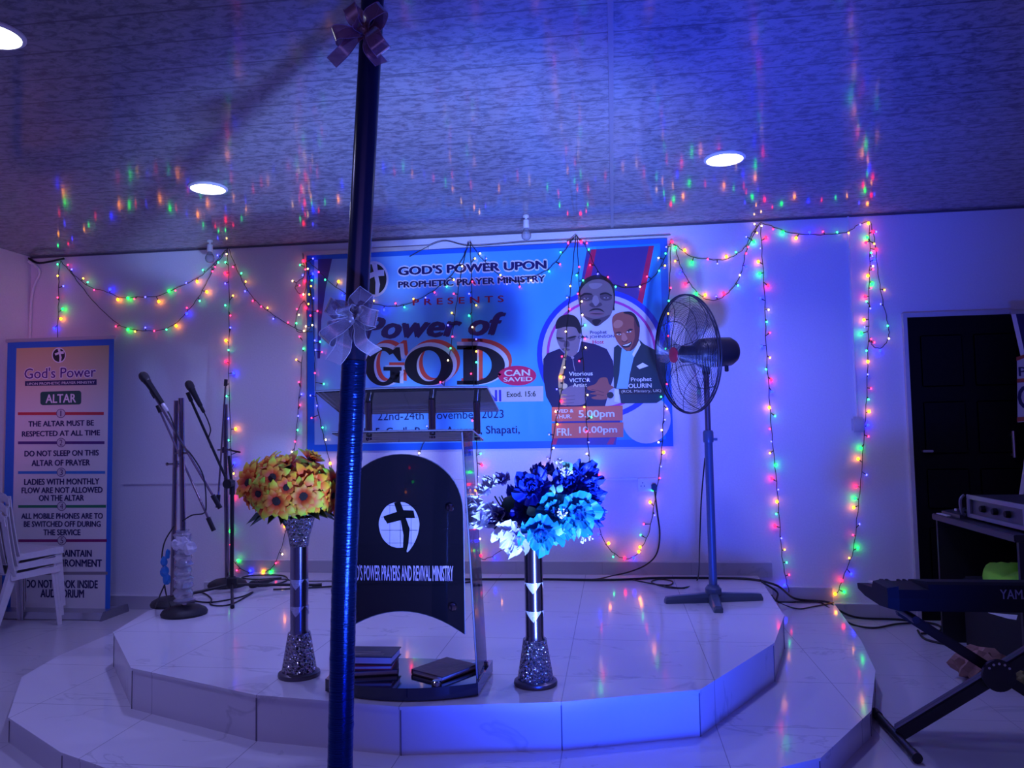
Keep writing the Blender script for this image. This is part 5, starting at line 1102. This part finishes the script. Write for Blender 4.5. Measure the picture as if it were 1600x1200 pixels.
bm = BM(); text_px(bm, 'PRO', 1592, 588, 1640, 572, Y5-.008, bold=.02, mi=0); text_px(bm, 'GOD', 1591, 640, 1680, 600, Y5-.008, bold=.02, mi=0); flat(bm, [(1589, 592), (1640, 588), (1640, 594), (1589, 598)], Y5-.008, 1); flat(bm, [(1589, 652), (1640, 648), (1640, 655), (1589, 659)], Y5-.008, 1); flat(bm, [(1588, 558), (1604, 553), (1604, 558), (1588, 564)], Y5-.008, 1); obj('lettering', bm, [I_navy, ink('rust red', (.45, .08, .05))], t_rr)
bm = BM(); box(bm, (q0.x-.01, Y5-.012, 1.957), (q0.x+.80, Y5+.014, 1.975), 0, .003); obj('top_rail', bm, M_alu, t_rr)
bm = BM(); box(bm, (q0.x-.05, Y5-.08, .003), (q0.x+.78, Y5+.08, .06), 0, .01); obj('base_cassette', bm, M_alu, t_rr)

# ------------------------------------------------------------------ plastic chairs
M_ch = mat('white monobloc plastic', (.66, .65, .68), .4, noise=.06)
fwd = Vector((.29, .957, 0)).normalized(); rgt = Vector((fwd.y, -fwd.x, 0))
CO = Vector((-4.125, -.80, 0))      # mid point between rear feet
def chair(label, dz, shift):
    o = CO+shift; t = thing('plastic_chair', label, 'chair', o+Vector((0, 0, dz)), 'stacked white plastic chairs')
    def P(a, b, z): return o+rgt*a+fwd*b+Vector((0, 0, z+dz))
    def strip(bm, rows, th):
        vs = [[bm.verts.new(p) for p in r] for r in rows]
        fs = [bm.faces.new((A_[j], A_[j+1], B_[j+1], B_[j])) for A_, B_ in zip(vs, vs[1:]) for j in range(len(A_)-1)]
        bmesh.ops.recalc_face_normals(bm, faces=fs); bmesh.ops.solidify(bm, geom=fs, thickness=th)
    bm = BM(); rows = []
    for b_, z_, hw in ((.06, .395, .185), (.09, .392, .19), (.2, .397, .20), (.30, .408, .205), (.36, .412, .205), (.385, .402, .20), (.39, .375, .20)):
        rows.append([P(a*hw, b_, z_-(.012*(1-abs(a)) if b_ < .36 else 0)) for a in (-1, -.6, -.2, .2, .6, 1)])
    strip(bm, rows, .006)
    for s in (-1, 1): strip(bm, [[P(s*.19, .06, .394), P(s*.197, .06, .355)], [P(s*.205, .25, .402), P(s*.212, .25, .362)], [P(s*.205, .385, .405), P(s*.212, .385, .362)]], .005)
    obj('seat', bm, M_ch, t, True)
    # back: frame with slats
    bm = BM()
    prof = [(.075, .385), (.055, .46), (.028, .60), (.008, .72), (.0, .785)]
    for s in (-1, 1):
        rows = []
        for b_, z_ in prof: hw = .222+.01*(z_-.4); rows.append([P(s*hw, b_, z_), P(s*(hw-.022), b_-.006, z_), P(s*(hw-.055), b_, z_)])
        strip(bm, rows, .007)
    rows = []
    for u in range(11):
        a = -1+2*u/10; zz = .80+.018*(1-a*a); rows.append([P(a*.225, -.003, zz-.055-.03*abs(a)**6), P(a*.225, -.010, zz-.02-.03*abs(a)**6), P(a*.222, -.006, zz-.03*abs(a)**6)])
    strip(bm, rows, .007)
    for a in (-.09, -.03, .03, .09):
        strip(bm, [[P(a-.02, b_-.004, z_), P(a+.02, b_-.004, z_)] for b_, z_ in prof], .005)
    obj('backrest', bm, M_ch, t, True)
    for sx_, top, bot in ((1, (.185, .07, .40), (.20, -.06, 0)), (-1, (-.185, .07, .40), (-.20, -.06, 0)), (1, (.20, .37, .395), (.212, .40, 0)), (-1, (-.20, .37, .395), (-.212, .40, 0))):
        bm = BM(); rows = []
        for u in (0, .3, .7, 1):
            a, b_, z_ = [top[i]+(bot[i]-top[i])*u for i in range(3)]; wv = .040-.016*u; sg = 1 if b_ > .2 else -1
            rows.append([P(a-sx_*wv, b_, z_), P(a, b_, z_), P(a, b_-sg*wv*1.1, z_)])
        strip(bm, rows, .006); obj('leg', bm, M_ch, t, False)
chair('bottom chair of the white plastic stack by the left wall', 0, Vector((0, 0, 0)))
chair('middle chair of the white plastic stack by the left wall', .062, fwd*.012)
chair('top chair of the white plastic stack by the left wall', .124, fwd*.024)

# ------------------------------------------------------------------ keyboard on X stand
KX0, KX1, KY0, KY1 = 1.035, 2.05, -2.20, -1.80
t_k = thing('electric_keyboard', 'black electric keyboard seen from behind on an X stand', 'keyboard', (1.5, -2.0, .53))
M_kb = mat('black keyboard plastic', (.005, .005, .008), .6, spec=.2); M_kw = mat('white piano keys', (.75, .74, .72), .3)
prof = [(KY0, .550), (KY0-.006, .60), (KY0, .652), (KY0+.02, .660), (-2.02, .640), (-2.0, .603), (-1.86, .589), (KY1, .580), (KY1+.01, .575), (KY1, .55), (-1.9, .535), (-2.1, .535)]
bm = BM(); prism(bm, prof, KX0+.16, KX1, lambda u, v, d_: (d_, u, v)); prism(bm, [(u, min(v, .632)) for u, v in prof], KX0+.05, KX0+.16, lambda u, v, d_: (d_, u, v)); obj('case', bm, M_kb, t_k)
bm = BM(); prof2 = [(u, min(v, .645)) for u, v in prof]
a = [bm.verts.new((KX0+.05, u, v)) for u, v in prof2]; b = [bm.verts.new((KX0+.012, -2.0+(u+2.0)*.93, .595+(v-.595)*.8)) for u, v in prof2]
for k in range(len(a)): bm.faces.new((a[k], b[k], b[(k+1) % len(a)], a[(k+1) % len(a)]))
bm.faces.new(b); bm.faces.new(a[::-1]); bmesh.ops.recalc_face_normals(bm, faces=bm.faces[:]); obj('end_cheek', bm, M_kb, t_k)
def kz(y): return .597+(y+2.0)*(-.014/.14)
for k in range(40):
    x = KX0+.06+k*.0235
    if x > KX1-.03: break
    bm = BM(); vs = [bm.verts.new((xx, yy, kz(yy)+h)) for h in (.002, .013) for xx, yy in ((x, -1.995), (x+.0222, -1.995), (x+.0222, -1.80), (x, -1.80))]
    for q in ((3, 2, 1, 0), (4, 5, 6, 7), (0, 1, 5, 4), (1, 2, 6, 5), (2, 3, 7, 6), (3, 0, 4, 7)): bm.faces.new([vs[i] for i in q])
    obj('white_key', bm, M_kw, t_k)
    if k % 7 in (0, 1, 3, 4, 5):
        bm = BM(); box(bm, (x+.016, -1.99, kz(-1.95)+.012), (x+.029, -1.89, kz(-1.95)+.024), 0, .002); obj('black_key', bm, M_kb, t_k)
bm = BM(); p0, p1 = atY(1563, 936, KY0-.008), atY(1563, 921, KY0-.008); text_fit(bm, 'YAMAHA', p0.x, p0.z, p0.x+.165, p1.z, KY0-.0075, bold=.016); obj('lettering', bm, mat('grey logo print', (.20, .20, .24), .4), t_k)
t_x = thing('keyboard_stand', 'black folding X shaped keyboard stand on the tiled floor', 'keyboard stand', (1.47, -2.02, 0))
KYc = -2.02
fa, fb = Vector((1.10, KYc, .03)), Vector((1.86, KYc, .515)); ga, gb = Vector((1.14, KYc, .515)), Vector((1.86, KYc, .03))
def beam(a, b, y0, w_=.028, th=.016):
    bm = BM(); a = Vector(a)+Vector((0, y0, 0)); b = Vector(b)+Vector((0, y0, 0)); d_ = (b-a).normalized(); n_ = Vector((-d_.z, 0, d_.x)); vs = []
    for p in (a, b):
        for s, t_ in ((-1, -1), (1, -1), (1, 1), (-1, 1)): vs.append(bm.verts.new(p+n_*(w_*s)+Vector((0, th*t_, 0))))
    for q in ((3, 2, 1, 0), (4, 5, 6, 7), (0, 1, 5, 4), (1, 2, 6, 5), (2, 3, 7, 6), (3, 0, 4, 7)): bm.faces.new([vs[i] for i in q])
    es = bm.edges[:]; bmesh.ops.bevel(bm, geom=es, offset=.006, segments=2, affect='EDGES'); return bm
obj('brace', beam(fa, fb, -.045, .026), M_stand, t_x, True); obj('brace', beam(fa+Vector((.03, 0, -.02)), fb+Vector((.03, 0, -.02)), .045, .026), M_stand, t_x, True); obj('brace', beam(ga, gb, 0, .020), M_stand, t_x, True)
bm = BM(); loft(bm, [(.062, 0), (.062, .016), (.055, .018)], (1.48, KYc-.062, .280), 28, (0, -1, 0)); lk = obj('locking_disc', bm, M_stand, t_x, True)
bm = BM()
for k in range(5):
    a_ = PI*(.22+.14*k); loft(bm, [(.005, 0), (.005, .002)], (1.48+.048*math.cos(a_), KYc-.080, .28+.048*math.sin(a_)), 10, (0, -1, 0))
obj('disc_holes', bm, mat('bare metal', (.6, .6, .65), .3, .8), lk)
for x, z_, nm in ((1.10, .022, 'foot_bar'), (1.87, .022, 'foot_bar'), (1.14, .519, 'support_arm'), (1.86, .519, 'support_arm')):
    bm = BM(); y0, y1 = (-2.26, -1.80) if nm == 'foot_bar' else (-2.20, -1.82); tube(bm, [(x, y0, z_), (x, y1, z_)], .0165 if nm == 'foot_bar' else .012, 12); fbm = obj(nm, bm, M_stand, t_x, True)
    bm = BM(); tube(bm, [(x, y0-.01, z_), (x, y0+.04, z_)], .020 if nm == 'foot_bar' else .0145, 12); obj('rubber_cap', bm, M_stand, fbm, True); bm = BM(); tube(bm, [(x, y1-.04, z_), (x, y1+.01, z_)], .020 if nm == 'foot_bar' else .0145, 12); obj('rubber_cap', bm, M_stand, fbm, True)

# ------------------------------------------------------------------ desk corner
DX0, DX1, DYf, DYn, DZ = 1.86, 2.55, -.52, -1.47, .745
t_d = thing('sound_desk', 'dark wooden sound desk in front of the black door', 'desk', (2.2, -1.0, 0))
M_dk = mat('dark wood desk', (.018, .016, .024), .4, noise=.25, scale=8, stretch=(6, 1, 1)); M_dk2 = mat('black desk panel', (.010, .009, .014), .5)
bm = BM(); box(bm, (DX0, DYn, DZ-.035), (DX1, DYf, DZ), 0, .004); obj('desk_top', bm, M_dk, t_d)
bm = BM(); box(bm, (DX0+.02, DYf-.025, 0), (DX1-.02, DYf-.005, DZ-.036)); obj('side_panel', bm, M_dk2, t_d)
bm = BM(); box(bm, (DX0+.02, DYn+.005, 0), (DX1-.02, DYn+.025, DZ-.036)); obj('side_panel', bm, M_dk2, t_d)
bm = BM(); box(bm, (DX1-.05, DYn+.026, .15), (DX1-.03, DYf-.026, DZ-.036)); obj('back_panel', bm, M_dk2, t_d)
# amplifier
ap = atZ(1535, 817, DZ); AX0 = 1.93
t_a = thing('amplifier', 'grey power amplifier with knobs standing on the sound desk', 'amplifier', (2.1, -1.15, DZ))
M_am = mat('grey amplifier steel', (.06, .06, .08), .4, .5); M_af = mat('silver amplifier frame', (.20, .20, .25), .35, .5)
ya, yb, za, zb = -1.44, -.83, DZ+.012, DZ+.135
bm = BM(); box(bm, (AX0+.012, ya, za), (AX0+.36, yb, zb), 0, .004); obj('case', bm, M_am, t_a)
bm = BM(); box(bm, (AX0, ya-.01, za), (AX0+.012, yb+.01, za+.022), 0, .002); box(bm, (AX0, ya-.01, zb-.022), (AX0+.012, yb+.01, zb+.002), 0, .002); box(bm, (AX0, yb-.03, za+.022), (AX0+.012, yb+.01, zb-.022), 0, .002); box(bm, (AX0, ya-.01, za+.022), (AX0+.012, ya+.03, zb-.022), 0, .002); obj('front_frame', bm, M_af, t_a)
bm = BM(); tube(bm, spline([(AX0, yb+.035, za+.005), (AX0-.02, yb+.03, za+.03), (AX0-.022, yb+.03, zb-.03), (AX0, yb+.035, zb-.005)], 5), .008, 8); obj('rack_handle', bm, M_af, t_a, True)
for k, y_ in enumerate((-1.0, -1.13, -1.26)):
    bm = BM(); loft(bm, [(.018, 0), (.018, .012), (.015, .022), (.002, .023)], (AX0+.012, y_, (za+zb)/2), 18, (-1, 0, 0)); obj('knob', bm, M_kb, t_a, True)
for sx_ in (AX0+.05, AX0+.32):
    for sy_ in (ya+.04, yb-.04): bm = BM(); loft(bm, [(.014, 0), (.014, .013)], (sx_, sy_, DZ), 12); obj('rubber_foot', bm, M_kb, t_a, True)
# small mixer
t_m = thing('mixing_console', 'small flat mixing console on the far end of the desk', 'mixer', (2.05, -.68, DZ))
bm = BM(); prism(bm, [(1.90, DZ+.001), (1.90, DZ+.020), (2.16, DZ+.055), (2.16, DZ+.001)], -.80, -.56, lambda u, v, d_: (u, d_, v)); obj('case', bm, M_am, t_m)
for i in range(4):
    for j in range(3):
        x_ = 1.95+i*.055; bm = BM(); loft(bm, [(.007, 0), (.006, .012)], (x_, -.63-j*.06, DZ+.020+(x_-1.90)*.135), 8); obj('knob', bm, M_white if (i+j) % 3 == 0 else M_kb, t_m, True)
bm = BM(); box(bm, (1.875, -.69, DZ+.001), (1.897, -.55, DZ+.006)); tag(obj('paper_sheet', bm, MATS['page edges']), 'small pale paper scrap on the far corner of the desk', 'paper')
# cabinet and cloths under the desk
bm = BM(); box(bm, (1.97, -1.30, .001), (2.45, -.62, .40), 0, .012); sk_ = tag(obj('speaker_cabinet', bm, mat('black carpeted cabinet', (.008, .008, .012), .9, bump=.4, scale=200)), 'black speaker cabinet on the floor under the desk', 'speaker')
def cloth(name, label, cx, cy, cz, rx, ry, h, m, seed):
    random.seed(seed); bm = BM(); n = 26; rows = []; ph = [R()*6 for _ in range(6)]
    for i in range(10):
        u = i/9; row = []
        for k in range(n):
            a = 2*PI*k/n; fo = 1+.16*math.sin(3*a+ph[0])+.09*math.sin(7*a+ph[1]+3*u); r_ = math.sin(PI/2*min(1, u*1.02))
            z_ = h*(math.cos(PI/2*u)**.8)*(1+.22*math.sin(4*a+ph[2]+u*5))+.012*math.sin(9*a+ph[3]+7*u)*u
            row.append(bm.verts.new((cx+rx*r_*fo*math.cos(a), cy+ry*r_*fo*math.sin(a), max(cz+.001, cz+z_))))
        rows.append(row)
    for A_, B_ in zip(rows, rows[1:]):
        for k in range(n): bm.faces.new((A_[k], A_[(k+1) % n], B_[(k+1) % n], B_[k]))
    bm.faces.new(rows[0][::-1]); bm.faces.new(rows[-1]); bmesh.ops.recalc_face_normals(bm, faces=bm.faces[:])
    return tag(obj(name, bm, m, None, True), label, 'cloth')
cloth('folded_cloth', 'bright lime green cloth heaped on the speaker cabinet', 2.13, -.98, .40, .15, .24, .115, mat('lime cloth', (.28, .85, .04), .8, bump=.3, scale=15), 3)
cloth('folded_cloth', 'small dark red cloth behind the lime green one', 2.36, -.95, .40, .07, .16, .17, mat('red cloth', (.45, .02, .03), .8), 5)
bm = BM(); vs = [bm.verts.new(p) for p in (atZ(1544, 957, .403), atZ(1590, 961, .403), atZ(1588, 968, .403), atZ(1575, 966, .403))]
bm.faces.new(vs); bmesh.ops.recalc_face_normals(bm, faces=bm.faces[:]); bmesh.ops.solidify(bm, geom=bm.faces[:], thickness=.002); tag(obj('paper_sheet', bm, M_white), 'white paper sheet showing just below the keyboard', 'paper')
# crumpled brown paper under the stand
def crumple(label, cx, cy, cz, rx, ry, rz, m, seed):
    random.seed(seed); bm = BM(); bmesh.ops.create_icosphere(bm, subdivisions=3, radius=1)
    for v in bm.verts:
        k = 1+.22*math.sin(v.co.x*7+seed)*math.sin(v.co.y*6+v.co.z*5)+.16*(R()-.5); v.co = Vector((cx+v.co.x*rx*k, cy+v.co.y*ry*k, max(.001, cz+v.co.z*rz*k)))
    return tag(obj('crumpled_paper', bm, m), label, 'crumpled paper', 'crumpled paper under the keyboard stand')
M_br = mat('brown wrapping paper', (.40, .22, .16), .7, noise=.3, scale=12)
c1 = atZ(1533, 1050, .06); crumple('large crumpled brown paper behind the stand crossing', c1.x+.02, c1.y+.06, .075, .12, .09, .085, M_br, 2)
c2 = atZ(1590, 1062, .02); crumple('smaller yellowish crumpled paper right of the stand crossing', c2.x, c2.y, .03, .05, .05, .035, mat('yellowish paper', (.38, .32, .12), .7, noise=.3), 8)
